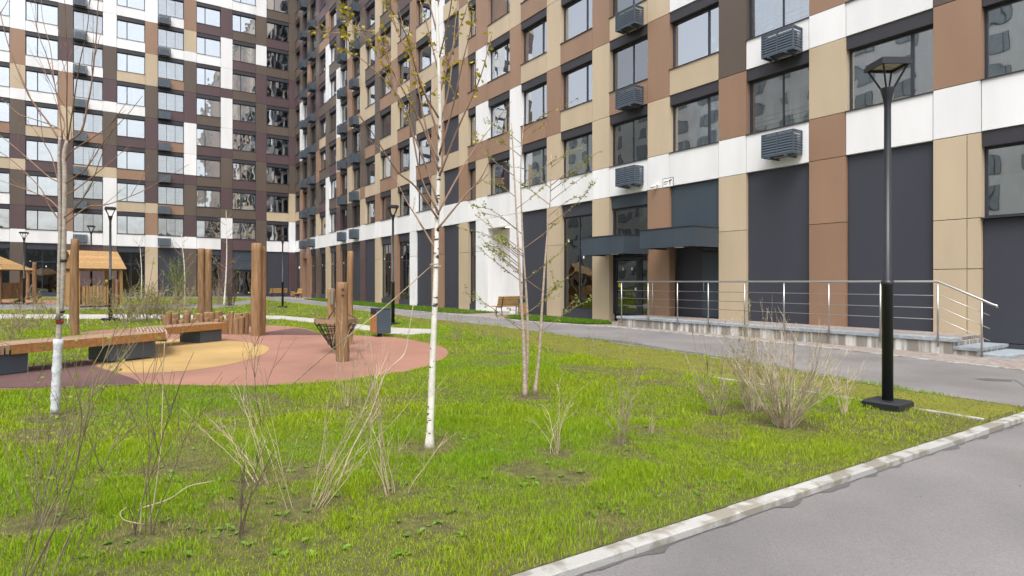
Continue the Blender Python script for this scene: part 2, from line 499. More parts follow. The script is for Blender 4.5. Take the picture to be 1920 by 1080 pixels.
def basket_mesh():
    mb = MB(); w, d, h = 1.04, .5, .7; t = .04
    for x in (0, w / 2 - t / 2, w - t):
        mb.box(x, x + t, -d, -d + t, 0, h)
    for x in (0, w - t): mb.box(x, x + t, -t - .02, -.02, 0, h)
    for z in (0, h - t):
        for (x0, x1) in ((t, w / 2 - t / 2), (w / 2 + t / 2, w - t)): mb.box(x0, x1, -d + .003, -d + t - .003, z, z + t)
        for x in (0, w - t): mb.box(x + .003, x + t - .003, -d + t, -t - .02, z, z + t)
    return mb.mesh('conditioner_basket', BASK)
def louvre_mesh():
    mb = MB(); w, d, h = 1.04, .5, .7; t = .04
    n = 8
    for i in range(n):
        z = t + (h - 2 * t) * (i + .5) / n
        for (x0, x1) in ((t, w / 2 - t / 2), (w / 2 + t / 2, w - t)): mb.obox((x0, -d + .02, z), (x1, -d + .02, z), .062, .012, 0, (0, -.93, .36))
        for x in (t / 2, w - t / 2): mb.obox((x, -d + t, z), (x, -.06, z), .062, .012, 0, (.93 if x > .5 else -.93, 0, .36))
    return mb.mesh('louvre', BASK)
def bracket_mesh():
    mb = MB()
    for x in (.25, .8): mb.box(x, x + .045, -.58, -.001, -.07, -.02)
    mb.box(.1, .95, -.4, -.37, -.019, -.004); mb.box(.1, .95, -.15, -.12, -.019, -.004)
    mb.box(.12, .92, -.38, -.1, .03, .62, 1)
    return mb.mesh('bracket', [BASK, mat('unit_casing', (.1, .105, .11), .5)])
BM, LM, KM = basket_mesh(), louvre_mesh(), bracket_mesh()
def basket(root, x, z):
    o = put('conditioner_basket', BM, root, (x, 0, z))
    put('louvre', LM, o); put('bracket', KM, o)

def pick(prev=''):
    return random.choice('DDDPPPBT' if True else '')

def wing(root, cols, piers, sp, pc, side, WB, S1, FL, k, zmax, skip=None):
    """cols: (x0,x1,kind) left to right; piers: (x0,x1); sp/pc: colours from the lowest storey up"""
    nfl = 0
    for ci, (x0, x1, kind) in enumerate(cols):
        w = x1 - x0; xc = (x0 + x1) / 2; dz = k * abs(xc)
        n = zmax(xc)
        for f in range(n):
            sl = S1 + FL * f + dz
            lo = WB + dz if f == 0 else sl - SPH
            c = sp[ci][f] if f < len(sp[ci]) else random.choice('DPDPB')
            add_panel(root, x0, w, lo, sl - lo, c)
            if kind == 'X':
                add_panel(root, x0, w, sl, FL - SPH, 'K', .1, .2); continue
            key = (kind == 'L')
            h = round(FL - SPH - LH, 3)
            win = put('window', win_mesh(w, h, kind if kind != 'A' else 'a', side), root, (x0, 0, sl))
            add_panes(win, w, h, kind, side, PANEL_L if key else (PANE if side == 'l' else PANE_R), 'L' if key else 'A' + side)
            put('lintel_box', lintel_mesh(w), win, (0, 0, h)); put('sill', sill_mesh(w), win)
            if key:
                put('loggia_wall', loggia_mesh(w, h), win)
                basket(root, (x0 if side == 'l' else x1 - 1.22), sl - .96)
            elif random.random() < (.72 if side == 'r' else .55):
                cwid = random.choice((1.0, .45, .35))
                if random.random() < .5: put('curtain', curtain_mesh(w * cwid, h, random.randint(0, 3)), win, (0, .33, 0))
                else: put('curtain', curtain_mesh(w * cwid, h, random.randint(0, 3)), win, (w * (1 - cwid), .33, 0))
    for pi, (x0, x1) in enumerate(piers):
        w = x1 - x0; xc = (x0 + x1) / 2; dz = k * abs(xc)
        n = zmax(xc)
        segs = []
        for f in range(n):
            sl = S1 + FL * f + dz
            lo = WB + dz if f == 0 else sl - SPH
            top = S1 + FL * (f + 1) + dz - SPH
            if f < len(pc[pi]): a, b = pc[pi][f]
            else: a = b = random.choice('DPDPBT')
            if a == b: segs.append((lo, top, a))
            else: segs += [(lo, sl, a), (sl, top, b)]
        for lo, hi, c in segs: add_panel(root, x0, w, lo, hi - lo, c)

def P2(s):
    out = []
    for q in s.split():
        out.append((q[0], q[-1]))
    return out

# near wing -------------------------------------------------------
R_ED = [0.004, 1.69, 2.79, 4.48, 5.51, 7.42, 8.55, 10.53, 11.58, 13.61, 14.68, 16.51, 17.69, 19.57, 20.70, 22.78, 23.79, 25.86, 26.99, 29.04, 30.04, 32.29, 33.89, 35.82, 36.87, 37.76, 39.03, 41.14, 42.13, 44.24, 45.27, 47.41, 48.46, 50.55, 51.63, 53.76, 54.82, 56.91, 57.98, 60.12, 61.13, 63.28, 64.33, 66.43, 67.48, 69.58, 70.63]
R_KIND = ['A', 'L', 'L', 'A', 'A', 'L', 'L', 'A', 'A', 'A', 'A', 'X', 'n', 'A', 'A', 'A', 'L', 'A', 'L', 'A', 'A', 'A', 'A']
R_COLS = [(R_ED[2 * i], R_ED[2 * i + 1], R_KIND[i]) for i in range(23)]
R_PIERS = [(R_ED[2 * i + 1], R_ED[2 * i + 2]) for i in range(23)]
R_SP = ['WTDPDPDDDP', 'BDDDPDPDDP', 'WDPDDPDPDD', 'WPDTDPBPDP', 'WDPDDDPDP', 'WDDDDDPD', 'WTDTTDDP', 'WTBTDDPD', 'WBTBBDPB', 'WTBTBPD', 'WBTTTBD', 'WTBBTBT', 'WBBBTB', 'WBBTBT', 'WBTBTB', 'WTBTBT', 'WBTTBB', 'WTWTB', 'WWBTB', 'WWTB', 'WWTB', 'WTBT', 'WBTB']
R_PC = ['BB B D W W D P D D P', 'BD D D D P B D D P D', 'WT D B D P D D P D P', 'WW W D D DW W B P D D', 'WP B T W W D D P D', 'WD T D B B T D P', 'WT BD D T T D P D', 'WB T D D B T D P', 'WT B T B T B D B', 'WW W D B B D T', 'WT B T TW W B D', 'WB T B T B T', 'WT BW BW B T B', 'WW W B T B T', 'WT B T T B T', 'WT T B T B', 'WT B T T B', 'WB D B T B', 'BT WB T B T', 'WB D T B', 'WT B T B', 'WB T B D', 'WT B T D']
RROOT = thing('apartment_building', 'long tan, brown and white panelled apartment wing on the right with two dark canopies', 'apartment building', (0, 0, 0), 0)
def rmax(x):
    Y = 65.2 - .8314 * x
    zt = 1.55 + 528 / F * Y
    return max(2, min(10, int((zt - 5.88) / 3.015) + 2))
wing(RROOT, R_COLS, R_PIERS, R_SP, [P2(q) for q in R_PC], 'r', 4.66, 5.88, 3.015, .0065, rmax)
# far wing (root turned so that local x runs towards the corner) -------------------
L_T = [(.68, 2.90), (3.94, 6.16), (7.24, 9.40), (10.49, 12.68), (13.72, 15.95), (17.01, 19.21), (20.28, 22.54), (23.59, 25.80), (26.86, 29.07)]
L_COLS = [(-b, -a, k) for (a, b), k in zip(L_T, 'AAALALAAL'.replace('ALALA', 'ALALA'))]
L_KIND = ['A', 'A', 'A', 'L', 'A', 'L', 'A', 'A', 'A']
L_COLS = [(-b, -a, k) for (a, b), k in zip(L_T, L_KIND)]
L_PT = [(0.0, .68)] + [(L_T[i][1], L_T[i + 1][0]) for i in range(8)] + [(29.07, 30.1)]
L_PIERS = [(-b, -a) for a, b in L_PT]
L_SP = ['WTDPDPDPDP', 'PDPDPDPDWD', 'WDDPDPWPWP', 'WBPBPBWWPW', 'WTBPWTWWDW', 'WDTBWWWWWW', 'WPPTWWWWWW', 'WWTBWWWWWW', 'WDPTBWWWDW']
L_PC = ['WW T D P D P D D D P', 'DD P D P D P DW D W P', 'PW DP D PW W PW W P W D', 'WP D PW W P D WT B TD P', 'WB TP D P D T B W W B', 'WW W TP D WP D W W B T', 'WB D P T B WP D W W W', 'WP D TP D WT B W W D W', 'WB T D P W T B W W', 'WT D P T W B D W W']
LROOT = thing('apartment_building', 'dark brown, plum and white panelled apartment wing across the far end of the courtyard', 'apartment building', (0, 0, 0), rad(90))
def lmax(x): return 10
wing(LROOT, L_COLS, L_PIERS, L_SP, [P2(q) for q in L_PC], 'l', 4.64, 5.78, 3.0, .012, lmax)

# upper storeys out of the picture, rooms behind the glass
def shell(root, xs0, xs1, S1, FL, nmax, zroof, step, zm, k, xwalls):
    mb = MB()
    for f in range(nmax + 1):
        z = S1 + FL * f - SPH + .25
        a = xs0
        while a < xs1 - .01:
            b = min(a + step, xs1)
            dz = k * abs((a + b) / 2)
            mb.box(a, b, .31, 3.0, z + dz, z + dz + .35, 0)
            a = b
    build('floor_slab', mb, SLAB, root)
    mb = MB()
    for x in xwalls: mb.box(x - .06, x + .06, .32, 2.99, 4.9, S1 + FL * (nmax + 1), 0)
    mb.box(xs0, xs1, 3.0, 3.2, -.3, S1 + FL * (nmax + 1), 0)
    build('room_partition', mb, ROOM, root)
    mb = MB()
    a = xs0
    while a < xs1 - .01:
        b = min(a + step, xs1)
        n = zm((a + b) / 2)
        zb = S1 + FL * n - SPH + k * abs((a + b) / 2)
        mb.box(a + .004, b - .004, .02, 3.3, zb + .02, zroof, random.choice((0, 1, 2)))
        a = b
    build('upper_cladding', mb, [B_, D_, T_], root)
    mb = MB(); mb.box(xs0, xs1, 3.3, 16, -.3, zroof, 0)
    build('rear_block', mb, D_, root)
shell(RROOT, 0.32, 71.6, 5.88, 3.015, 10, 37, 3.15, rmax, .0065, [(a + b) / 2 for a, b in R_PIERS])
shell(LROOT, -30.1, 0.3, 5.78, 3.0, 10, 38, 3.27, lmax, .012, [(a + b) / 2 for a, b in L_PIERS])

mb = MB(); mb.box(-3.25, 0.0, .004, 3.35, -.3, 38); build('corner_column', mb, D_, RROOT)
mb = MB(); mb.box(2.6, 2.895, .31, 1.1, -.3, 4.6); mb.box(4.305, 4.6, .31, 1.1, -.3, 4.6); mb.box(2.9, 4.3, .31, .89, 3.9, 4.5); build('niche_side', mb, B_, RROOT)
# ------------------------------------------------------------------ ground storey
def shopfront(root, x0, x1, top, z0=.0, transom=3.0, louvre=.55):
    w = x1 - x0; zb = z0 + .28
    add_panel(root, x0, w, z0 - .25, .53, 'K', .12, .18)
    add_panel(root, x0, w, top - louvre, louvre, 'K', .12, .18)
    h = top - louvre - zb
    mb = MB(); t = .06
    mb.box(0, w, .2, .28, 0, t); mb.box(0, w, .2, .28, h - t, h); mb.box(0, t, .2, .28, t, h - t); mb.box(w - t, w, .2, .28, t, h - t)
    tr = transom - zb
    mb.box(t, w - t, .203, .277, tr - .03, tr + .03)
    mb.box(w * .5 - .025, w * .5 + .025, .205, .275, t, tr - .03); mb.box(w * .5 - .025, w * .5 + .025, .205, .275, tr + .03, h - t)
    win = build('shop_window', mb, FRAME, root, (x0, 0, zb))
    add_panes(win, w, h, 'S', 'r', PANE_S, 'S', tr)
    sm = cached('stk', lambda: (lambda q: (q.box(0, .09, -.004, 0, 0, .11), q.mesh('sticker', STICK))[1])(MB()))
    if w > 1.2:
        put('sticker', sm, win, (w * .12, .228, h - 1.1)); put('sticker', sm, win, (w * .6, .228, tr - .45))
    return win
def gpier(root, x0, x1, top, c, z0=-.25, seams=(3.2,), y=0.0):
    zs = [z0] + [s for s in seams] + [top]
    for a, b in zip(zs[:-1], zs[1:]): add_panel(root, x0, x1 - x0, a, b - a, c, y, .3)
def infill(root, x0, x1, top, c, z0=-.25, y=.10, d=.2):
    add_panel(root, x0, x1 - x0, z0 + .38, top - z0 - .38, c, y, d)
    add_panel(root, x0, x1 - x0, z0, .38, 'K', y - .03, d)
def rtop(x): return 4.66 + .0065 * x
GC = {3: 'g', 2: 'g', 4: 'g', 5: 'g', 6: 'K', 7: 'K', 8: 'g', 9: 'g', 10: 'K', 11: 'K', 12: 'g', 14: 'K', 15: 'g', 18: 'K', 19: 'K', 21: 'K', 22: 'K'}
for i, c in GC.items():
    x0, x1, _ = R_COLS[i]; tp = rtop((x0 + x1) / 2)
    if c == 'g': shopfront(RROOT, x0, x1, tp, .05, 3.0)
    else: infill(RROOT, x0, x1, tp, c)
GP = {2: 'D', 3: 'T', 4: 'B', 5: 'D', 6: 'P', 7: 'T', 8: 'B', 9: 'W', 10: 'B', 11: 'T', 12: 'W', 13: 'W', 14: 'T', 15: 'T', 16: 'B', 17: 'T', 18: 'B', 20: 'T', 21: 'B', 22: 'T'}
for i, c in GP.items():
    x0, x1 = R_PIERS[i]
    gpier(RROOT, x0, x1, rtop((x0 + x1) / 2), c)
x0, x1 = R_PIERS[19]
for a, b in ((x0, x0 + .72), (x0 + .72, x1)): gpier(RROOT, a, b, rtop(x0), 'T', -.05, (1.85, 3.05))
# portal by the corner
gpier(RROOT, 1.69, 2.9, rtop(2), 'B'); gpier(RROOT, 4.3, 5.51, rtop(5), 'B')
add_panel(RROOT, 2.9, 1.4, 3.9, rtop(3) - 3.9, 'B'); add_panel(RROOT, 2.9, 1.4, -.25, 4.15, 'B', .9, .2)
infill(RROOT, 0.1, 1.69, rtop(1), 'K')
# c13: white recess beside the bench
x0, x1, _ = R_COLS[13]; tp = rtop(40)
add_panel(RROOT, x0, x1 - x0 - .16, -.25, tp + .25 - .55, 'W', .85, .12)
add_panel(RROOT, x0, x1 - x0, tp - .55, .55, 'W')
mb = MB(); mb.box(x0 - .3, x0 - .004, .303, .95, -.2, tp); build('niche_side', mb, W_, RROOT)
add_panel(RROOT, x1 - .16, .16, -.25, tp - .3, 'K', .3, .3)
mb = MB(); mb.box(x0, x1, .31, .84, tp - .5, tp - .4); build('soffit', mb, T_, RROOT)
LAMPG = bpy.data.materials.new('warm_lamp'); LAMPG.use_nodes = True
pp = LAMPG.node_tree.nodes['Principled BSDF']; pp.inputs['Emission Color'].default_value = (1, .72, .35, 1); pp.inputs['Emission Strength'].default_value = 3
mb = MB(); mb.tube([(0, 0, 0), (0, 0, -.05)], [.16, .13], 16)
build('soffit_lamp', mb, LAMPG, RROOT, (x0 + 1.2, .5, tp - .5))
# c16: glazed entrance
x0, x1, _ = R_COLS[16]; tp = rtop(50); w = x1 - x0
add_panel(RROOT, x0, w, tp - .5, .5, 'N', .12, .18)
mb = MB(); h = tp - .5 - .25; t = .08
mb.box(0, w, .2, .3, h - t, h); mb.box(0, t, .2, .3, 0, h - t); mb.box(w - t, w, .2, .3, 0, h - t); mb.box(t, w - t, .203, .297, 2.15, 2.25); mb.box(t, w - t, .203, .297, 2.45, 2.52)
mb.box(w * .72, w * .72 + .08, .205, .295, 0, 2.15); mb.box(.16, w * .72 - .02, .21, .29, .0, .12); mb.box(.13, .2, .215, .285, .12, 2.1); mb.box(w * .62, w * .7, .215, .285, .12, 2.1)
ent = build('entrance_door', mb, FRAME, RROOT, (x0, 0, .25))
put('pane', pane_mesh(w - .16, h - 2.6, PANE_S, 'S'), ent, (.08, .24, 2.52)); put('pane', pane_mesh(w * .6, 2.02, PANE_S, 'S'), ent, (.15, .245, .1)); put('pane', pane_mesh(w * .25, 2.05, PANE_S, 'S'), ent, (w * .72 + .05, .24, .06))
sm = CACHE['stk']
for q in ((.5, 1.75), (1.0, 1.75), (1.2, .95)): put('sticker', sm, ent, (q[0], .232, q[1]))
mb = MB(); mb.tube([(0, 0, 0), (0, -.004, 0)], .09, 20); build('yellow_disc', mb, YEL, ent, (.36, .235, 1.15))
# c17: slate bay with steel door
x0, x1, _ = R_COLS[17]; tp = rtop(52.5); w = x1 - x0
add_panel(RROOT, x0, w, 2.75, tp - 2.75, 'N', .1, .2)
add_panel(RROOT, x0, w * .52, .2, 2.55, 'K', .45, .1)
mb = MB(); mb.box(0, w * .48, .42, .5, 0, 2.3, 0); mb.box(.06, w * .48 - .06, .40, .419, .04, 2.24, 0)
dr = build('entrance_door', mb, N_, RROOT, (x0 + w * .52, 0, .28))
mb = MB(); mb.tube([(.14, .40, .9), (.14, .34, .9), (.14, .34, 1.25), (.14, .40, 1.25)], .014, 8); build('handle', mb, STEEL, dr)
add_panel(RROOT, x0 + w * .52, w * .48, 2.58, .17, 'K', .45, .1)
# c20: charcoal with a high window
x0, x1, _ = R_COLS[20]; tp = rtop(62); w = x1 - x0
infill(RROOT, x0, x1, 3.02, 'K')
win = put('window', win_mesh(w, 1.66, 'a', 'r'), RROOT, (x0, 0, 3.05)); add_panes(win, w, 1.66, 'A', 'r', PANE_R, 'Ar')
put('lintel_box', lintel_mesh(w), win, (0, 0, 1.66)); put('sill', sill_mesh(w), win); put('curtain', curtain_mesh(w, 1.0, 2), win, (0, .5, 0))
# two canopies over the doors
for nm, x0, x1, d, z0, z1, lm in (('canopy', 51.45, 53.76, 1.33, 2.70, 3.34, 0), ('canopy', 48.2, 50.6, 1.27, 2.58, 3.26, 0)):
    mb = MB(); n = 3
    mb.box(x0 + .02, x1 - .02, -d + .02, .09, z0 + .05, z1 - .03, 1)
    c = build(nm, mb, [N_, FRAME], RROOT)
    for i in range(n):
        a = x0 + (x1 - x0) * i / n; b = x0 + (x1 - x0) * (i + 1) / n
        q = MB(); q.box(a + .003, b - .003, -d, -d + .018, z0, z1); build('fascia_panel', q, N_, c)
    for xx in (x0 - .001, x1 - .017):
        q = MB(); q.box(xx, xx + .018, -d + .02, .09, z0, z1); build('fascia_panel', q, N_, c)
    q = MB(); q.box(x0 - .02, x1 + .02, -d - .02, .09, z1 + .003, z1 + .03); build('coping', q, FRAME, c)
    q = MB(); q.tube([((x0 + x1) / 2, -.6, z0 + .048), ((x0 + x1) / 2, -.6, z0 + .02)], .16, 20); build('canopy_lamp', q, LOGW, c)
# wall camera and its sign
mb = MB(); mb.box(0, .05, -.12, 0, 0, .06); mb.tube([(.02, -.1, -.03), (-.18, -.16, -.06)], [.04, .045], 10)
build('wall_camera', mb, [STICK], RROOT, (51.05, -.0, 5.12))
mb = MB(); mb.box(0, .5, -.012, -.002, 0, .34, 1); mb.box(.02, .48, -.016, -.013, .02, .32, 0); mb.box(.06, .26, -.018, -.0165, .19, .22, 1); mb.box(.06, .22, -.018, -.0165, .12, .14, 1)
mb.obox((.3, -.018, .2), (.42, -.018, .26), .003, .06, 1); mb.box(.33, .37, -.0185, -.0165, .08, .17, 1)
build('wall_sign', mb, [STICK, LINT], RROOT, (51.32, 0, 4.98))

# ground storey of the far wing
def ltop(x): return 4.64 + .012 * abs(x)
LG = {0: 'K', 2: 'g', 3: 'K', 4: 'g', 5: 'P', 6: 'g', 7: 'g', 8: 'K'}
for i, c in LG.items():
    x0, x1, _ = L_COLS[i]; tp = ltop((x0 + x1) / 2); z0 = .012 * abs(x0)
    if c == 'g': shopfront(LROOT, x0, x1, tp, z0, 3.0 + z0)
    else: infill(LROOT, x0, x1, tp, c)
LP = {0: 'P', 1: 'D', 2: 'P', 3: 'D', 4: 'T', 5: 'D', 6: 'D', 7: 'D', 8: 'D', 9: 'T'}
for i, c in LP.items():
    x0, x1 = L_PIERS[i]; gpier(LROOT, x0, x1, ltop(x0), c)
x0, x1, _ = L_COLS[1]; w = x1 - x0; tp = ltop(5)
add_panel(LROOT, x0, w, 2.75, .95, 'N', .15, .2); add_panel(LROOT, x0, w, 3.7, tp - 3.7, 'N', .15, .2)
mb = MB()
for a, b in ((0, .12), (w / 2 - .05, w / 2 + .05), (w - .12, w)): mb.box(a, b, .3, .4, 0, 2.7)
mb.box(.12, w / 2 - .05, .303, .397, 2.55, 2.7); mb.box(w / 2 + .05, w - .12, .303, .397, 2.55, 2.7)
e2 = build('entrance_door', mb, FRAME, LROOT, (x0, 0, .02))
for a in (.12, w / 2 + .05):
    put('pane', pane_mesh(w / 2 - .17, 2.55, PANE_S, 'S'), e2, (a, .34, 0)); put('sticker', sm, e2, (a + .4, .335, .35))
mb = MB(); mb.tube([(0, 0, 0), (0, -.08, 0)], [.16, .12], 16); build('wall_lamp', mb, STICK, RROOT, (1.5, .06, 3.0))
mb = MB(); mb.box(0, .75, .07, .095, 0, 2.1); build('service_door', mb, FRAME, RROOT, (.9, 0, .15))

# the panels that show smallest, up by the corner, are kept as one joined part
pl = sorted((o for o in RROOT.children if o.name.split('.')[0] == 'panel'), key=lambda o: o.location.x)
small = pl[:max(0, len(pl) - 296)]
jm = MB(); jmats = []
for o in small:
    m0 = o.data.materials[0]
    if m0 not in jmats: jmats.append(m0)
    jm.add([v.co + o.location for v in o.data.vertices], [tuple(f.vertices) for f in o.data.polygons], jmats.index(m0))
    bpy.data.objects.remove(o)
if small:
    o = build('corner_cladding', jm, jmats, RROOT); o['kind'] = 'stuff'

# ------------------------------------------------------------------ blocks across the courtyard (seen mirrored in the glass)
def block(name, label, x0, x1, y0, y1, hgt, face, m, nx, nz, wl):
    r = thing(name, label, 'apartment building', ((x0 + x1) / 2, (y0 + y1) / 2, 0))
    hx, hy = (x1 - x0) / 2, (y1 - y0) / 2
    mb = MB(); mb.box(-hx, hx, -hy, hy, -1, hgt); build('wall', mb, m, r)
    wm = MB(); wm.box(-.95, .95, -.06, .05, 0, 1.6, 0); wm.box(-.9, -.35, -.07, -.061, .05, 1.55, 1); wm.box(-.25, .9, -.07, -.061, .05, 1.55, 1)
    me = wm.mesh('window', [FRAME, mat('far_glass', (.34, .38, .41), .15)])
    for i in range(nx):
        for j in range(nz):
            if face == 'n': put('window', me, r, (-hx + (i + .5) * 2 * hx / nx, hy, 2 + j * 3.0), rad(180))
            else: put('window', me, r, (-hx, -hy + (i + .5) * 2 * hy / nx, 2 + j * 3.0), rad(-90))
    return r
block('apartment_building', 'white apartment block facing the courtyard from behind the camera, mirrored in the windows', -32, 100, -66, -52, 31, 'n', W_, 32, 9, 0)
block('apartment_building', 'low grey building behind the camera, mirrored in the lowest windows', 128, 140, -60, 0, 14, 'w', mat('grey_render', (.2, .2, .19), .9), 16, 4, 0)

# ------------------------------------------------------------------ entrance platform, steps, railing
plat = thing('entrance_platform', 'raised concrete platform with stained side and granite edging along the shop entrances', 'platform', (0, 0, 0))
STAIN = mat('stained_concrete', (.25, .235, .205), .9, nscale=3.2, rng=(.50, .62), stretch=(1.8, 1.8, .14), c2=(.62, .61, .585), bump=.3, bscale=40, detail=5)
mb = MB(); mb.box(50.65, 61.15, -1.62, .08, -.2, .225); build('platform_wall', mb, STAIN, plat)
mb = MB(); mb.box(50.65, 61.1, -1.28, .08, .226, .30); build('platform_paving', mb, PAVE, plat)
for i in range(9):
    a = 50.62 + i * 10.6 / 9; b = a + 10.6 / 9
    q = MB(); q.box(a + .004, b - .004, -1.66, -1.285, .226, .31, 0, .006); build('edge_slab', q, GRAN, plat)
for k, (a, b, z) in enumerate(((61.16, 61.6, .135), (61.6, 62.15, .02))):
    q = MB(); q.box(a - (.02 if k == 0 else 0), b, -1.58, .06, -.2, z - .075); s = build('step', q, STAIN, plat)
    for yy0, yy1 in ((-1.62, -.8), (-.79, .06)):
        g = MB(); g.box(a + .003, b + .03, yy0, yy1, z - .074, z, 0, .006); build('tread', g, GRAN, s)
rail = thing('railing', 'brushed steel railing with three thin bars along the platform edge', 'railing', (0, 0, 0))
YR = -1.68
posts = [50.91, 52.19, 53.47, 54.68, 55.96, 57.19, 58.43, 59.68, 60.89]
for x in posts:
    mb = MB(); mb.tube([(x, YR, .10), (x, YR, 1.50)], .021, 10); mb.tube([(x, YR, 1.5), (x, YR, 1.53)], .009, 6)
    build('post', mb, STEEL, rail)
mb = MB(); mb.tube([(61.71, YR, -.04), (61.71, YR, 1.13)], .021, 10); build('post', mb, STEEL, rail)
mb = MB(); mb.tube([(51.05, -.25, .3), (51.05, -.25, 1.5)], .021, 10); build('post', mb, STEEL, rail)
mb = MB(); mb.tube([(51.05, -.25, 1.55), (50.75, -.25, 1.55), (50.66, -.5, 1.55), (50.66, YR + .05, 1.55), (50.72, YR, 1.55), (60.9, YR, 1.55), (61.7, YR, 1.17), (61.9, YR, 1.07), (61.97, YR, 1.05), (61.98, YR, 1.0)], .025, 10)
build('handrail', mb, STEEL, rail)
for z in (1.24, .965, .71):
    mb = MB(); mb.tube([(50.75, YR, z), (60.95, YR, z), (61.85, YR, z - .40)], .009, 6); build('bar', mb, STEEL, rail)

# ------------------------------------------------------------------ street lamps
def street_lamp():
    t = thing('street_lamp', 'near black post lamp with open square lantern head, in the lawn by the road', 'street lamp', (0, 0, 0), 0, 'black courtyard post lamps')
    mb = MB(); mb.box(-.21, .21, -.21, .21, -.1, .10, 0, .02); build('base', mb, STEELD, t)
    mb = MB(); mb.tube([(0, 0, .09), (0, 0, 1.50), (0, 0, 1.505), (0, 0, 1.56), (0, 0, 1.565), (0, 0, 3.66), (0, 0, 3.72), (0, 0, 3.80), (0, 0, 3.91), (0, 0, 3.92)], [.062, .062, .070, .070, .042, .038, .040, .052, .080, .080], 20)
    build('pole', mb, STEELD, t)
    for k in range(4):
        a = k * math.pi / 2 + math.pi / 4
        q = MB(); q.obox((.06 * math.cos(a), .06 * math.sin(a), 3.90), (.222 * math.cos(a), .222 * math.sin(a), 4.19), .018, .022); build('arm', q, STEELD, t, rz=rad(56.2))
    mb = MB(); s = .17
    mb.box(-s, s, -s, s, 4.215, 4.25, 0, .006)
    for sx in (-1, 1):
        mb.box(sx * s - .015, sx * s + .015, -s + .015, s - .015, 4.165, 4.2145); mb.box(-s - .015, s + .015, sx * s - .015, sx * s + .015, 4.1652, 4.2143)
    build('head', mb, STEELD, t, rz=rad(56.2))
    mb = MB(); mb.box(-s + .02, s - .02, -s + .02, s - .02, 4.195, 4.2135); build('diffuser', mb, mat('lamp_diffuser', (.42, .36, .25), .4, nscale=14, namt=.3), t, rz=rad(56.2))
    return t
lamp0 = street_lamp()
def lamp_at(p, label, rz, first=None):
    global lamp0
    if first: lamp0.location = p; lamp0.rotation_euler = (0, 0, rz); lamp0['label'] = label; return lamp0
    return dup(lamp0, p, rz, label, 'black courtyard post lamps')
lamp_at(at(1665, 765), 'tall black lantern post in the foreground lawn, standing by itself in front of the railing', rad(2), True)
lamp_at(at(737, 610), 'black lantern post beside the litter bin at the edge of the road', rad(20))
lamp_at(at(207, 601), 'black lantern post in front of the plank roofed playhouse', rad(35))
lamp_at(at(530, 577), 'black lantern post in the grass island in front of the far corner bench', rad(5))
lamp_at(at(45, 571), 'far black lantern post left of the log arch in the far playground', rad(15))
lamp_at(at(171, 574) + Vector((0, 0, .35)), 'far black lantern post whose head shows above the playhouse roof', rad(25))

# ------------------------------------------------------------------ playground: log posts
def log_mesh(r, h, seed, taper=.93, square=False):
    rr = random.Random(seed)
    mb = MB(); n = 14; rings = 14
    pts = []; rs = []
    vs = []; fs = []
    ph = [rr.uniform(0, 6.3) for _ in range(6)]
    for i in range(rings + 1):
        z = -.15 + (h + .15) * i / rings
        for k in range(n):
            a = 2 * math.pi * k / n
            q = r * (1 - (1 - taper) * i / rings) * (1 + .035 * math.sin(2 * a + ph[0] + z * 1.2) + .03 * math.sin(3 * a + ph[1] - z * 2.3) + .025 * math.sin(z * 5 + ph[2]))
            if square: q *= .9 / max(abs(math.cos(a)), abs(math.sin(a)), .8)
            vs.append((q * math.cos(a) + .012 * math.sin(z * 1.7 + ph[3]), q * math.sin(a) + .012 * math.sin(z * 1.3 + ph[4]), z))
    for k in range(n):
        a = 2 * math.pi * k / n
        q = vs[rings * n + k]; vs.append((q[0] * .86, q[1] * .86, h + .02))
    for i in range(rings + 1):
        for k in range(n):
            j = (k + 1) % n; fs.append((i * n + k, i * n + j, i * n + n + j, i * n + n + k))
    mb.add(vs, fs, 0, True)
    o = len(vs) - n
    mb.add([vs[o + k] for k in range(n)], [tuple(range(n))], 1)
    return mb.mesh('log', [WOODL, WOODE])
def log(name, p, r, h, seed, label=None, cat=None, parent=None, group=None, lean=(0, 0)):
    me = log_mesh(r, h, seed)
    o = put(name, me, parent, p, seed * 1.3, (lean[0], lean[1], seed * 1.3))
    if label:
        o['label'] = label; o['category'] = cat
        if group: o['group'] = group
    return o
GL = 'tall standing log posts of the playground'
log('log_post', at(139, 629), .11, 2.62, 1, 'single tall log post in the grass behind the left bench', 'log post', None, GL, (0, .01))
def pair(label, base, d, r1, h1, r2, h2, s):
    t = thing('log_post', label, 'log post', base, 0, GL)
    log('log', (0, 0, 0), r1, h1, s, parent=t)
    log('log', d, r2, h2, s + 1, parent=t)
    return t
p0 = at(481, 630)
pr = pair('pair of tall touching log posts at the right end of the low palisade', p0, tuple(Vector(at(492, 629)) - p0), .150, 2.60, .100, 2.52, 4)
for i, (dx, z) in enumerate(((0, 2.35), (0, 1.3))):
    pass
p0 = at(378, 604)
pair('pair of tall log posts rising behind the low palisade', p0, tuple(Vector(at(391, 604)) - p0), .135, 2.72, .125, 2.70, 8)
for i, d in enumerate((-.07, .07)):
    pass
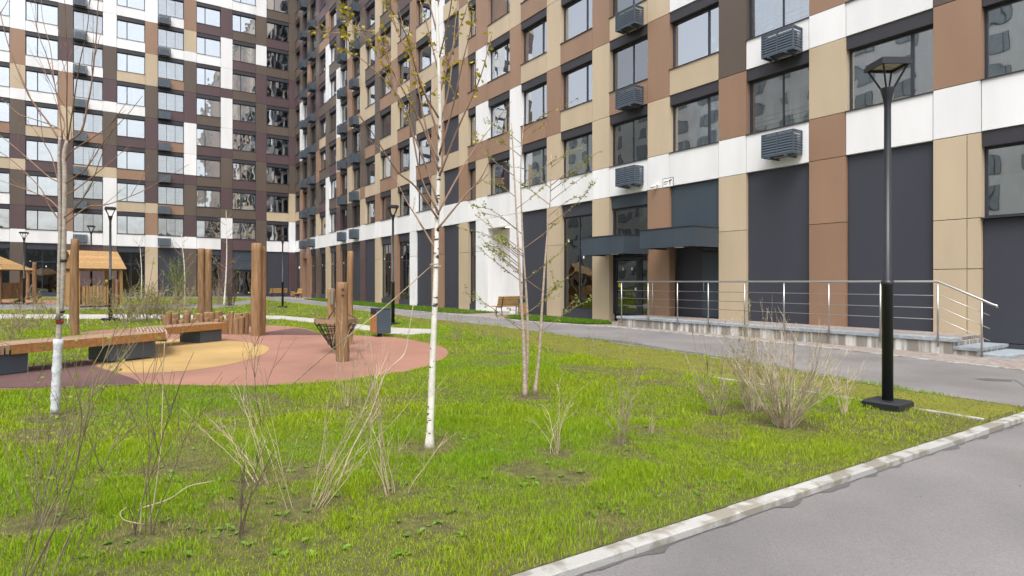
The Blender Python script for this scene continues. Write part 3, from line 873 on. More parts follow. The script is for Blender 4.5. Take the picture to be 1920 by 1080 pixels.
# palisade of short logs
pal = thing('log_palisade', 'low wavy palisade of short upright logs behind the second bench', 'palisade', at(400, 628))
pb = Vector(pal.location)
line = [(316, 626.5), (330, 627), (342, 627.5), (352, 628), (362, 628), (371, 628), (378, 628), (388, 627.5), (398, 627), (407, 627), (416, 626.5), (425, 626.5), (434, 627), (444, 627.5), (454, 627.5), (462, 627)]
hs = [.62, .42, .40, .60, .44, .38, .58, .46, .62, .42, .50, .40, .64, .46, .50, .62]
for i, ((u, v), h) in enumerate(zip(line, hs)):
    log('log', Vector(at(u, v)) - pb, .085, h, 20 + i, parent=pal)
back = [(312, 612), (330, 609), (350, 607), (370, 606.5), (390, 606.5), (410, 607), (430, 608), (448, 609.5), (464, 612)]
for i, (u, v) in enumerate(back):
    log('log', Vector(at(u, v)) - pb, .14, .34 + .05 * (i % 3), 50 + i, parent=pal)
# hanging net between three posts
fp = log('log_post', at(643, 678), .125, 1.52, 71, 'short log post in front of the hanging net, two bolts near its top', 'log post', None, GL)
cd = Vector((CAMX, CAMY, 0)) - Vector(fp.location); cd.z = 0; cd.normalize()
for z in (1.40, 1.29):
    mb = MB(); mb.tube([cd * .12, cd * .137], .022, 10)
    o = build('bolt', mb, TIE0, fp, rz=-fp.rotation_euler.z); o.location = (0, 0, z)
log('log_post', at(622, 646), .10, 1.36, 72, 'short log post behind the hanging net carrying the chain bracket', 'log post', None, GL)
log('log_post', at(657, 646), .085, 2.28, 73, 'tall slim log post behind the hanging net', 'log post', None, GL)
net = thing('rope_net_seat', 'funnel shaped black rope net hung from a wooden ring between three log posts', 'hanging seat', px(631, 660, 13.4))
nb = Vector(net.location)
def loc(u, v, Y): return px(u, v, Y) - nb
rc = loc(631, 601, 13.4); RR = .47
apex = loc(629, 655, 13.4)
for k in range(8):
    a, b = k * math.pi / 4 + .2, (k + 1) * math.pi / 4 + .2
    mb = MB(); mb.obox(rc + Vector((RR * math.cos(a), RR * math.sin(a), 0)), rc + Vector((RR * math.cos(b), RR * math.sin(b), 0)), .03, .09)
    build('ring_board', mb, WOODT, net)
mb = MB()
for k in range(16):
    a = k * math.pi / 8
    mb.tube([rc + Vector((RR * math.cos(a), RR * math.sin(a), -.03)), apex + Vector((.05 * math.cos(a), .05 * math.sin(a), 0))], .011, 5)
for q in (.15, .32, .5, .68, .85):
    c = rc.lerp(apex, q); r = RR * (1 - q) + .05 * q
    mb.tube([c + Vector((r * math.cos(t * math.pi / 8), r * math.sin(t * math.pi / 8), 0)) for t in range(17)], .011, 5, cap=False)
build('rope_net', mb, ROPE, net)
mb = MB()
hang = loc(623, 572, 14.6)
for k in (1, 4, 7): mb.tube([rc + Vector((RR * math.cos(k * .8), RR * math.sin(k * .8), .04)), hang.lerp(loc(636, 583, 12.6), (k % 3) / 2)], .008, 5)
build('suspension_rope', mb, ROPE, net)
mb = MB()
for i in range(6):
    c = loc(622, 549 + i * 4, 15.0); mb.box(c.x - .03, c.x + .03, c.y - .03, c.y + .03, c.z - .02, c.z + .03 + (.04 if i == 0 else 0))
build('chain', mb, STEEL, net)

# ------------------------------------------------------------------ benches
def cpt(X, Y, z=0):
    x, y = cw(X, Y); return Vector((x, y, z))
def long_bench(name, label, fr, bk, z, slat_ranges, supports):
    """fr / bk: front and back edge polylines (camera right/forward metres) with the same number of points"""
    o0 = cpt(*fr[0]); o0.z = gh(o0.x, o0.y)
    t = thing(name, label, 'bench', o0, 0, 'long curved playground benches')
    n = len(fr)
    def P(i, s, zz):                       # i: fractional index along, s: 0 front .. 1 back
        k = min(int(i), n - 2); q = i - k
        f = cpt(*fr[k]).lerp(cpt(*fr[k + 1]), q); b = cpt(*bk[k]).lerp(cpt(*bk[k + 1]), q)
        r = f.lerp(b, s); return Vector((r.x - o0.x, r.y - o0.y, zz))
    def hexa(mb, a, b, s0, s1, z0, z1):
        vs = [P(a, s0, z0), P(b, s0, z0), P(b, s1, z0), P(a, s1, z0), P(a, s0, z1), P(b, s0, z1), P(b, s1, z1), P(a, s1, z1)]
        mb.add(vs, [(3, 2, 1, 0), (4, 5, 6, 7), (0, 1, 5, 4), (1, 2, 6, 5), (2, 3, 7, 6), (3, 0, 4, 7)])
    for (i0, i1, kind, cnt) in slat_ranges:
        if kind == 'cross':
            for k in range(cnt):
                a = i0 + (i1 - i0) * (k + .18) / cnt; b = i0 + (i1 - i0) * (k + .80) / cnt
                mb = MB(); hexa(mb, a, b, 0, 1, z - .14, z); build('slat', mb, WOODT, t)
        elif kind == 'gap':
            for k in range(cnt):
                mb = MB()
                for j in range(4): hexa(mb, i0 + (i1 - i0) * j / 4, i0 + (i1 - i0) * (j + 1) / 4, k / cnt, (k + .58) / cnt, z - .09, z)
                build('slat', mb, SLATW, t)
            for q in (.04, .5, .96):
                mb = MB(); hexa(mb, i0 + (i1 - i0) * q, i0 + (i1 - i0) * q + .05, .02, .98, z - .16, z - .093); build('cross_rail', mb, BASK, t)
        else:
            mb = MB(); m = max(1, int((i1 - i0) * 2))
            for j in range(m): hexa(mb, i0 + (i1 - i0) * j / m, i0 + (i1 - i0) * (j + 1) / m, .0, .07, z - .15, z + .002)
            build('front_board', mb, WOODB, t)
            for k in range(cnt):
                s0 = .08 + .91 * k / cnt; s1 = .08 + .91 * (k + .9) / cnt
                mb = MB()
                for j in range(m): hexa(mb, i0 + (i1 - i0) * j / m, i0 + (i1 - i0) * (j + 1) / m, s0, s1, z - .05, z)
                build('plank', mb, WOODT, t)
    for (i0, i1) in supports:
        mb = MB(); hexa(mb, i0, i1, .1, .14, 0, z - .151); hexa(mb, i0, i1, .82, .86, 0, z - .151)
        hexa(mb, i0, i0 + .03, .14, .82, .002, z - .153); hexa(mb, i1 - .03, i1, .14, .82, .002, z - .153); hexa(mb, (i0 + i1) / 2 - .015, (i0 + i1) / 2 + .015, .14, .82, .002, z - .153)
        build('support', mb, BASK, t)
    return t
long_bench('long_bench', 'long curved timber bench on dark steel supports, nearest to the wrapped tree',
           [(-9.3, 8.3), (-8.55, 8.85), (-8.1, 9.35), (-7.85, 10.0), (-7.45, 10.9), (-6.9, 12.25)],
           [(-9.7, 9.1), (-9.1, 9.6), (-8.8, 10.0), (-8.55, 10.6), (-8.2, 11.35), (-7.72, 12.45)], .46,
           [(0, 2.6, 'cross', 24), (2.62, 5, 'long', 5)], [(2.3, 3.0), (4.25, 4.9)])
long_bench('long_bench', 'second timber bench running back from the slatted corner towards the palisade',
           [(-6.95, 12.4), (-7.35, 13.1), (-7.95, 14.05), (-7.65, 14.9), (-7.3, 15.8)],
           [(-7.75, 12.6), (-8.15, 13.3), (-8.75, 14.2), (-8.45, 15.05), (-7.95, 16.2)], .46,
           [(0, 2, 'gap', 9), (2.02, 4, 'long', 5)], [(3.2, 3.85)])
def park_bench(label, p, rz):
    t = thing('park_bench', label, 'bench', p, rz, 'timber benches on dark frames by the buildings')
    for i in range(4):
        mb = MB(); mb.box(-.85, .85, -.42 + i * .11, -.32 + i * .11, .42, .46); build('seat_slat', mb, WOODF, t)
    for i in range(4):
        mb = MB(); mb.obox((-.85, .05 + .03 * i, .53 + i * .11), (.85, .05 + .03 * i, .53 + i * .11), .035, .1, 0, (0, .25, 1)); build('back_slat', mb, WOODF, t)
    for x in (-.6, .6):
        mb = MB(); mb.tube([(x, -.38, -.05), (x, -.36, .40), (x, 0.06, .40), (x, .16, .9)], .025, 6); mb.tube([(x, .1, -.05), (x, .03, .40)], .025, 6); build('leg', mb, STEELD, t)
    return t
park_bench('timber bench under the white recess, beside the tall white wall panel', (43.0, -1.15, -.04), rad(-85))
park_bench('far timber bench with its back to the dark wall at the courtyard corner', (1.6, -2.1, -.04), rad(-90 + 0))
park_bench('far timber bench seen end on beside the brown portal', (5.4, -1.05, -.04), rad(0))
def bin_box(name, label, p, rz, w=.42, h=.78):
    t = thing(name, label, 'litter bin', p, rz, 'dark litter bins with timber fronts')
    mb = MB(); mb.box(-w / 2, w / 2, -w / 2, w / 2, .1, h, 0, .01); mb.box(-w / 2 - .012, w / 2 + .012, -w / 2 - .012, w / 2 + .012, h + .003, h + .03)
    mb.box(-.16, .16, -w / 2 - .006, -w / 2 - .001, h - .14, h - .03, 1)
    build('body', mb, [BASK, ROPE], t)
    for i in range(4):
        q = MB(); a = -w / 2 + .012 + i * (w - .02) / 4; q.box(a, a + (w - .02) / 4 - .008, -w / 2 - .022, -w / 2 - .002, .12, h - .17); build('slat', q, WOODB, t)
    for sx in (-.1, .1):
        q = MB(); q.box(sx - .025, sx + .025, -.05, .05, -.02, .1); build('foot', q, STEELD, t)
    return t
bin_box('litter_bin', 'dark steel litter bin with a timber front beside the road lamp', at(714, 631), rad(4))
bin_box('litter_bin', 'small timber fronted bin beside the far corner bench', Vector((1.6, -.75, -.04)), rad(90))
bin_box('litter_bin', 'timber fronted bin at the end of the bench under the white recess', Vector((43.75, -1.0, -.04)), rad(60))

# ------------------------------------------------------------------ far playground
HP = cw(-23.4, 34.3)
house = thing('playhouse', 'timber playhouse with a plank saddle roof and picket front', 'playhouse', (HP[0], HP[1], gh(*HP)), rad(112))
hw, hd = 1.05, .85
for sx in (-1, 1):
    for sy in (-1, 1):
        mb = MB(); mb.box(sx * hw - .08, sx * hw + .08, sy * hd - .08, sy * hd + .08, -.1, 2.15, 0, .01); build('post', mb, WOODP, house)
for sy in (-1, 1):
    for i in range(7):
        f0, f1 = i / 7, (i + .96) / 7
        y0, y1 = sy * (hd + .28) * (1 - f0), sy * (hd + .28) * (1 - f1)
        z0, z1 = 2.08 + 1.0 * f0, 2.08 + 1.0 * f1
        mb = MB(); mb.obox((-hw - .2, (y0 + y1) / 2, (z0 + z1) / 2 + .03), (hw + .2, (y0 + y1) / 2, (z0 + z1) / 2 + .03), .21, .035, 0, (0, -sy * -1 * .66, .75))
        build('roof_plank', mb, WOODP, house)
    mb = MB(); mb.box(-hw + .08, hw - .08, sy * hd - .05, sy * hd + .05, 2.0, 2.14); build('beam', mb, WOODP, house)
for sx in (-1, 1):
    mb = MB(); mb.add([(sx * (hw + .03), -hd - .1, 2.12), (sx * (hw + .03), hd + .1, 2.12), (sx * (hw + .03), 0, 3.02), (sx * (hw - .03), -hd - .1, 2.12), (sx * (hw - .03), hd + .1, 2.12), (sx * (hw - .03), 0, 3.02)], [(0, 1, 2), (5, 4, 3), (0, 3, 4, 1), (1, 4, 5, 2), (2, 5, 3, 0)])
    build('gable', mb, WOODP, house)
for i in range(9):
    mb = MB(); x = -hw + .2 + i * .17; mb.box(x, x + .13, -hd - .03, -hd + .01, .1, 1.15 + .05 * (i % 2)); build('picket', mb, WOODP, house)
for x in (.55, .8): log('log', (x, -hd - .1, 0), .11, 1.5 if x > .6 else 1.7, 90 + int(x * 10), parent=house)
mb = MB(); mb.box(-hw + .09, hw - .09, hd - .06, hd - .02, .1, 1.1); mb.box(-hw + .03, -hw + .07, -hd + .09, hd - .09, .1, 1.9); build('wall', mb, WOODP, house)
mb = MB(); mb.tube([(.35, -hd + .05, 1.45), (.35, -hd + .02, 1.45)], .07, 14); build('play_disc', mb, YEL, house)
HP = cw(-30.8, 36.6)
hut = thing('play_hut', 'log playground tower with a shingled hip roof at the left edge', 'play tower', (HP[0], HP[1], gh(*HP)), rad(60))
for i, (x, y) in enumerate(((-.9, -.9), (.9, -.9), (.9, .9), (-.9, .9))): log('log', (x, y, 0), .12, 2.3, 100 + i, parent=hut)
for i in range(6):
    f0, f1 = i / 6, (i + .93) / 6
    a0, a1 = 1.35 * (1 - f0), 1.35 * (1 - f1); z0, z1 = 2.0 + .9 * f0, 2.0 + .9 * f1
    mb = MB()
    for k in range(4):
        c, s = math.cos(k * math.pi / 2), math.sin(k * math.pi / 2)
        R = lambda x, y, z: (x * c - y * s, x * s + y * c, z)
        mb.add([R(-a0, -a0, z0), R(a0, -a0, z0), R(a1, -a1, z1), R(-a1, -a1, z1), R(-a0, -a0, z0 + .04), R(a0, -a0, z0 + .04), R(a1, -a1, z1 + .04), R(-a1, -a1, z1 + .04)], [(3, 2, 1, 0), (4, 5, 6, 7), (0, 1, 5, 4), (1, 2, 6, 5), (2, 3, 7, 6), (3, 0, 4, 7)])
    build('roof_course', mb, WOODP, hut)
for i in range(10):
    mb = MB(); x = -.85 + i * .18; mb.box(x, x + .15, -.95, -.9, .3, 1.25); build('picket', mb, WOODL, hut)
for i in range(8):
    mb = MB(); x = -.7 + i * .18; mb.box(.9, .95, x, x + .15, .3, 1.25); build('picket', mb, WOODL, hut)
ap = at(65, 567); a2 = at(52, 563)
arch = thing('log_arch', 'log arch of two posts and a crossbeam in the far playground', 'play frame', ap)
log('log', (0, 0, 0), .125, 2.55, 111, parent=arch)
dv = Vector(a2) - Vector(ap)
log('log', dv, .11, 2.05, 112, parent=arch)
mb = MB(); mb.tube([dv + Vector((0, 0, 2.05)), Vector((0, 0, 2.2))], .09, 8); build('beam', mb, WOODL, arch)
mb = MB(); mb.tube([dv + Vector((0, 0, .5)), dv * .3 + Vector((.4, 0, 1.1))], .04, 6); build('rope', mb, CONC, arch)
low = thing('net_bridge', 'low rope net frame lying beside the far log arch', 'play frame', at(52, 569))
mb = MB()
for i in range(9): mb.tube([(-1.0 + i * .3, -.5, .2), (-1.0 + i * .3, .5, .45)], .02, 5)
for j in range(4): mb.tube([(-1.1, -.5 + j * .33, .2 + j * .08), (1.6, -.5 + j * .33, .2 + j * .08)], .02, 5)
build('rope_net', mb, ROPE, low)
mb = MB(); mb.obox((-1.2, -.55, .15), (1.7, -.55, .15), .12, .12); mb.obox((-1.2, .55, .4), (1.7, .55, .4), .12, .12); build('frame', mb, WOODL, low)

# ------------------------------------------------------------------ vegetation
def birch_bark():
    m = mat('birch_bark', (.70, .67, .61), .8, nscale=3, namt=.16, stretch=(4, 4, 3))
    n = m.node_tree.nodes; L = m.node_tree.links; p = n['Principled BSDF']
    src = p.inputs['Base Color'].links[0].from_socket
    geo = n.new('ShaderNodeNewGeometry'); mp = n.new('ShaderNodeMapping'); mp.inputs['Scale'].default_value = (9, 9, 26)
    L.new(geo.outputs['Position'], mp.inputs['Vector'])
    tx = n.new('ShaderNodeTexNoise'); tx.inputs['Scale'].default_value = 1.0; tx.inputs['Detail'].default_value = 3
    L.new(mp.outputs[0], tx.inputs['Vector'])
    rp = n.new('ShaderNodeMapRange'); rp.inputs['From Min'].default_value = .62; rp.inputs['From Max'].default_value = .67
    L.new(tx.outputs['Fac'], rp.inputs['Value'])
    mx = n.new('ShaderNodeMix'); mx.data_type = 'RGBA'; mx.inputs['B'].default_value = (.05, .04, .035, 1)
    L.new(src, mx.inputs['A']); L.new(rp.outputs[0], mx.inputs['Factor']); L.new(mx.outputs['Result'], p.inputs['Base Color'])
    return m
BIRCH = birch_bark()
BARKG = mat('grey_bark', (.40, .35, .30), .85, nscale=6, namt=.25, stretch=(3, 3, 6), bump=.3)
BARKR = mat('red_brown_bark', (.26, .16, .11), .8, nscale=8, namt=.3)
BARKP = mat('pinkish_birch_bark', (.42, .33, .265), .8, nscale=5, namt=.3, stretch=(3, 3, 8))
TWIGD = mat('dark_twig', (.12, .085, .065), .85, nscale=8, namt=.3)
TWIGP = mat('pale_stalk', (.46, .37, .25), .8, nscale=6, namt=.3)
TWIGG = mat('grey_brown_twig', (.33, .265, .185), .85, nscale=8, namt=.35)
TWIGB = mat('beige_twig', (.42, .345, .25), .85, nscale=8, namt=.4)
TWIGO = mat('olive_twig', (.20, .165, .10), .85, nscale=8, namt=.35)
WRAP = mat('white_wrap', (.60, .61, .65), .7, nscale=10, namt=.12, bump=.6, bscale=30)
TIE = mat('black_tie', (.02, .02, .02), .7)
TAPER = mat('red_tape', (.35, .05, .04), .6)

def leafmat(name, c, tr=.4):
    m = bpy.data.materials.new(name); m.use_nodes = True
    n = m.node_tree.nodes; L = m.node_tree.links; p = n['Principled BSDF']
    geo = n.new('ShaderNodeNewGeometry')
    mr = n.new('ShaderNodeMapRange'); mr.inputs['To Min'].default_value = .6; mr.inputs['To Max'].default_value = 1.35
    L.new(geo.outputs['Random Per Island'], mr.inputs['Value'])
    hs = n.new('ShaderNodeHueSaturation'); hs.inputs['Color'].default_value = (*c, 1); L.new(mr.outputs[0], hs.inputs['Value'])
    tl = n.new('ShaderNodeBsdfTranslucent'); L.new(hs.outputs[0], p.inputs['Base Color']); L.new(hs.outputs[0], tl.inputs['Color'])
    p.inputs['Roughness'].default_value = .5
    mx = n.new('ShaderNodeMixShader'); mx.inputs[0].default_value = tr
    o = [q for q in n if q.type == 'OUTPUT_MATERIAL'][0]
    L.new(p.outputs[0], mx.inputs[1]); L.new(tl.outputs[0], mx.inputs[2]); L.new(mx.outputs[0], o.inputs['Surface'])
    return m
LFY = leafmat('yellow_leaf', (.40, .33, .012))
LFG = leafmat('fresh_leaf', (.27, .34, .02))
LFD = leafmat('green_leaf', (.13, .22, .02))
BUD = leafmat('bud_leaf', (.33, .30, .09))

def wander(p, d, L, n, wob, lift, rr):
    pts = [Vector(p)]; d = Vector(d).normalized()
    for i in range(n):
        d = (d + Vector((rr.uniform(-1, 1), rr.uniform(-1, 1), rr.uniform(-.6, .6))) * wob + Vector((0, 0, lift))).normalized()
        pts.append(pts[-1] + d * (L / n))
    return pts
def leaf(mb, p, size, rr, hang=.3):
    a = rr.uniform(0, 6.3); t = rr.uniform(-.9, .9)
    d = Vector((math.cos(a) * math.cos(t), math.sin(a) * math.cos(t), math.sin(t) - hang)).normalized()
    s = d.cross(Vector((rr.uniform(-1, 1), rr.uniform(-1, 1), rr.uniform(-1, 1)))).normalized()
    nrm = d.cross(s)
    w = size * .36
    mb.add([p, p + d * size * .5 + s * w + nrm * size * .1, p + d * size, p + d * size * .5 - s * w + nrm * size * .1], [(0, 1, 2), (0, 2, 3)])
def spline(pts, n=5):
    pts = [Vector(p) for p in pts]
    P = [pts[0] * 2 - pts[1]] + pts + [pts[-1] * 2 - pts[-2]]
    out = []
    for i in range(1, len(P) - 2):
        for s in range(n):
            t = s / n
            out.append(.5 * ((2 * P[i]) + (P[i + 1] - P[i - 1]) * t + (2 * P[i - 1] - 5 * P[i] + 4 * P[i + 1] - P[i + 2]) * t * t + (3 * P[i] - P[i - 1] - 3 * P[i + 1] + P[i + 2]) * t ** 3))
    out.append(P[-2]); return out
def taper(n, a, b, pw=1.0): return [a + (b - a) * (i / (n - 1)) ** pw for i in range(n)]

def tree(name, label, base, trunks, limbs, rr, tmat, lmat, leafm, leafsize, leafdens, twig, group=None, cat='tree', sub=2, leafsel=None):
    """trunks/limbs: world polylines with start and end radius"""
    t = thing(name, label, cat, base, 0, group)
    b = Vector(base)
    for pts, r0, r1 in trunks:
        q = [p - b for p in spline(pts, 6)]
        mb = MB(); w = taper(len(q), r0, r1, .8); w[0] *= 1.55; w[1] *= 1.18; mb.tube(q, w, 12); build('trunk', mb, tmat, t)
    lv = MB()
    for pts, r0, r1 in limbs:
        q = [p - b for p in spline(pts, 5)]
        mb = MB(); mb.tube(q, taper(len(q), r0, r1), 6)
        todo = [(q, r0, 0)]
        while todo:
            s, r, lev = todo.pop()
            L = sum((s[i + 1] - s[i]).length for i in range(len(s) - 1))
            if lev < sub:
                k = max(2, int(L * twig / (1 + lev)))
                for _ in range(k):
                    f = rr.uniform(.18, .97); i = min(int(f * (len(s) - 1)), len(s) - 2)
                    p = s[i].lerp(s[i + 1], f * (len(s) - 1) - i); d = (s[i + 1] - s[i]).normalized()
                    side = Vector((rr.uniform(-1, 1), rr.uniform(-1, 1), rr.uniform(-.2, .8)))
                    nd = (d * 1.1 + side * .8).normalized()
                    ll = L * rr.uniform(.18, .42) * (1 - .4 * f)
                    w = wander(p, nd, ll, 4, .13, .05, rr)
                    mb.tube(w, taper(5, max(.0016, r * .42), .0012), 4, cap=False)
                    todo.append((w, r * .42, lev + 1))
            if leafdens and leafm:
                k = int(L * leafdens * (.5 if lev == 0 else 1))
                for _ in range(k):
                    f = rr.uniform(.3 if lev == 0 else .15, 1); i = min(int(f * (len(s) - 1)), len(s) - 2)
                    p = s[i].lerp(s[i + 1], f * (len(s) - 1) - i)
                    if leafsel and not leafsel(p + b, rr): continue
                    leaf(lv, p + Vector((rr.uniform(-1, 1), rr.uniform(-1, 1), rr.uniform(-1, 1))) * .012, leafsize * rr.uniform(.6, 1.3), rr)
        build('branch', mb, lmat, t)
    if lv.v:
        o = build('leaves', lv, leafm, t); o['kind'] = 'stuff'
    return t

# main birch
rr = random.Random(3)
YB = 5.76
tr = [px(u, v, YB + dy) for u, v, dy in ((806, 842, 0), (810, 740, .01), (813, 650, .0), (817, 560, -.02), (819, 480, 0), (821, 400, .03), (826, 250, .02), (823, 100, -.03), (818, -60, 0), (822, -230, .04), (818, -420, 0))]
limbs = []
spec = [((821, 395), (790, 330), (760, 200), (690, 120), (640, 92)), ((822, 380), (795, 300), (750, 190), (700, 90), (655, 40)), ((824, 320), (790, 230), (735, 130), (700, 60), (610, 66)),
        ((823, 300), (800, 240), (775, 120), (740, 40), (720, -80)), ((824, 260), (800, 180), (765, 80), (735, -40)), ((823, 220), (790, 160), (760, 60), (700, -30)),
        ((822, 410), (780, 350), (745, 320), (700, 250), (672, 215)), ((819, 470), (790, 420), (765, 380), (740, 330)),
        ((825, 290), (850, 200), (870, 110), (888, 40)), ((825, 330), (860, 240), (900, 150), (925, 60)), ((822, 400), (860, 330), (890, 280), (960, 190)), ((821, 430), (870, 370), (905, 330), (935, 260)),
        ((825, 240), (845, 150), (855, 40), (870, -80)), ((824, 180), (850, 90), (885, -10)), ((822, 130), (800, 40), (770, -60)), ((822, 120), (845, 20), (860, -100)), ((820, 60), (795, -40), (770, -160)), ((820, 20), (840, -80), (860, -200))]
for i, s in enumerate(spec):
    dd = rr.uniform(-.9, .9)
    pts = [px(u, v, YB + dd * (k / (len(s) - 1)) ** 1.2) for k, (u, v) in enumerate(s)]
    limbs.append((pts, .0105 if i < 14 else .008, .0022))
def selb(p, r): return p.z > 3.0 and r.random() < (.95 if p.z > 3.2 else .5)
bt = tree('birch_tree', 'tall white trunked birch with few yellow leaves in the middle of the lawn', at(806, 840), [(tr, .036, .009)], limbs, rr, BIRCH, BARKR, LFY, .045, 26, 2.2, 'young birches in the lawn', leafsel=selb)
bb = Vector(bt.location)
for k in range(16):
    v = 820 - k * 27 + random.uniform(-8, 8); u = np.interp(v, [400, 560, 700, 842], [821, 817, 812, 806])
    c = px(u, v, YB) - bb; r = .0265 - k * .0005 + .0035
    a0 = random.uniform(2.6, 4.6); w = random.uniform(.5, 1.1)
    mb = MB(); vs = []
    for i in range(7):
        a = a0 + w * i / 6; hh = .007 * math.sin(math.pi * (i + .2) / 6.4) + .001
        vs += [c + Vector((r * 1.18 * math.cos(a), r * 1.18 * math.sin(a), -hh)), c + Vector((r * 1.18 * math.cos(a), r * 1.18 * math.sin(a), hh))]
    mb.add(vs, [(2 * i, 2 * i + 2, 2 * i + 3, 2 * i + 1) for i in range(6)])
    build('bark_mark', mb, TWIGD, bt)
guy = thing('guy_rope', 'thin pale rope tied from the birch trunk down to the lawn on its left', 'rope', bb)
mb = MB(); q = [px(814, 499, YB) - bb, px(806, 502, YB + .02) - bb, px(720, 578, YB + .12) - bb, px(630, 650, YB + .2) - bb, at(522, 745) - bb + Vector((0, 0, .0))]
mb.tube(spline(q, 5), .0045, 6); mb.tube([px(817, 500, YB) - bb + Vector((.05 * math.cos(a), .05 * math.sin(a), .004 * a)) for a in [i * .5 for i in range(14)]], .006, 6); build('rope', mb, TWIGP, guy)

# clump of three birch stems
rr = random.Random(5)
YC = 8.25
st = [([(985, 747), (983, 650), (978, 560), (971, 440), (965, 330), (960, 230)], .030, .006), ([(986, 747), (990, 640), (988, 560), (982, 470), (977, 330), (983, 220)], .026, .005), ([(1003, 741), (1012, 660), (1018, 560), (1025, 460), (1032, 380), (1034, 290)], .026, .005)]
trunks = [([px(u, v, YC + .1 * i) for u, v in s], a, b) for i, (s, a, b) in enumerate(st)]
limbs = []
for i, (s, a, b) in enumerate(st):
    for k in range(13):
        f = rr.uniform(.22, .97); j = min(int(f * 5), 4); q = f * 5 - j
        u = s[j][0] + (s[j + 1][0] - s[j][0]) * q; v = s[j][1] + (s[j + 1][1] - s[j][1]) * q
        sg = rr.choice((-1, 1)) if i else rr.choice((-1, -1, 1))
        if i == 2: sg = rr.choice((1, 1, -1))
        L = rr.uniform(45, 115) * (1.1 - .4 * f)
        e1 = (u + sg * L * .55, v - L * .42); e2 = (u + sg * L * rr.uniform(.95, 1.1), v - L * rr.uniform(.5, .95))
        dd = rr.uniform(-.7, .7)
        limbs.append(([px(u, v, YC + .1 * i), px(*e1, YC + .1 * i + dd * .5), px(*e2, YC + .1 * i + dd)], .006, .0016))
tree('birch_tree', 'slender multi stemmed birch with pinkish bark and tiny yellow green leaves', at(992, 745), trunks, limbs, rr, BARKP, BARKR, LFG, .031, 46, 4.0, 'young birches in the lawn', sub=1)

# wrapped tree on the left
rr = random.Random(9)
YM = 6.95
tr1 = [px(u, v, YM) for u, v in ((103, 784), (106, 720), (110, 640), (116, 560), (120, 470), (121, 400), (122, 330), (121, 290), (127, 264))]
tr2 = [px(u, v, YM - .03) for u, v in ((110, 600), (111, 500), (113, 420), (112, 340), (111, 290), (113, 258))]
spec = [((112, 262), (91, 229), (63, 192), (47, 163), (18, 89), (0, 20), (-20, -60)), ((129, 266), (154, 244), (165, 195), (172, 160), (181, 74), (185, 0), (192, -80)), ((127, 262), (126, 200), (127, 120), (124, 40), (120, -40)),
        ((112, 262), (122, 235), (112, 200), (102, 150), (95, 90), (80, 30), (78, -40)), ((128, 262), (138, 200), (150, 120), (165, 50), (170, -30)), ((118, 262), (108, 180), (90, 110), (72, 60), (66, 0)),
        ((118, 344), (92, 331), (46, 291), (0, 254), (-60, 220)), ((125, 343), (148, 327), (163, 316), (200, 259), (240, 215), (268, 180)), ((122, 368), (150, 350), (200, 310), (245, 272)), ((122, 420), (165, 388), (200, 384), (260, 362), (310, 335), (355, 308)), ((120, 408), (140, 392), (170, 350), (190, 295), (215, 235)),
        ((115, 418), (92, 384), (78, 355), (40, 315), (0, 284), (-40, 262)), ((117, 398), (90, 372), (40, 352), (0, 338)), ((121, 395), (100, 300), (82, 262), (76, 200)), ((128, 262), (110, 240), (60, 222), (38, 215), (20, 200)), ((124, 300), (140, 280), (200, 240), (240, 190))]
limbs = []
for i, s in enumerate(spec):
    dd = rr.uniform(-.9, .9)
    limbs.append(([px(u, v, YM + dd * k / (len(s) - 1)) for k, (u, v) in enumerate(s)], .0125 if i in (0, 1) else .0085, .0025))
mt = tree('bare_tree', 'bare young tree with twin stems and a white wrapped lower trunk, left foreground', at(103, 783), [(tr1, .033, .021), (tr2, .017, .013)], limbs, rr, BARKG, BARKR, BUD, .014, 3.0, 1.3)
mb0 = Vector(mt.location)
def band(name, m, v0, v1, k, n=6):
    mb = MB(); pts = []; rs = []
    for i in range(n):
        v = v0 + (v1 - v0) * i / (n - 1); u = np.interp(v, [400, 470, 560, 640, 720, 784], [121, 120, 116, 110, 106, 103])
        pts.append(px(u, v, YM) - mb0); rs.append(k * (1 + .08 * math.sin(i * 2.3) + .05 * math.sin(i * 5.1)))
    mb.tube(pts, rs, 12); build(name, mb, m, mt)
band('trunk_wrap', WRAP, 775, 636, .045, 16)
band('red_tape', TAPER, 606, 598, .038, 3); band('white_tape', WRAP, 597, 593, .037, 3); band('rubber_tie', TIE, 586, 582, .040, 3); band('rubber_tie', TIE, 491, 486, .036, 3)
mb = MB(); q = [px(121, 594, YM - .05) - mb0, px(128, 592, YM - .1) - mb0, px(127, 612, YM - .1) - mb0]; mb.tube(q, .006, 5); build('tape_end', mb, WRAP, mt)
mb = MB(); q = [px(112, 600, YM) - mb0, at(60, 690) - mb0]; mb.tube(q, .004, 5); build('tie_rope', mb, TWIGP, mt)

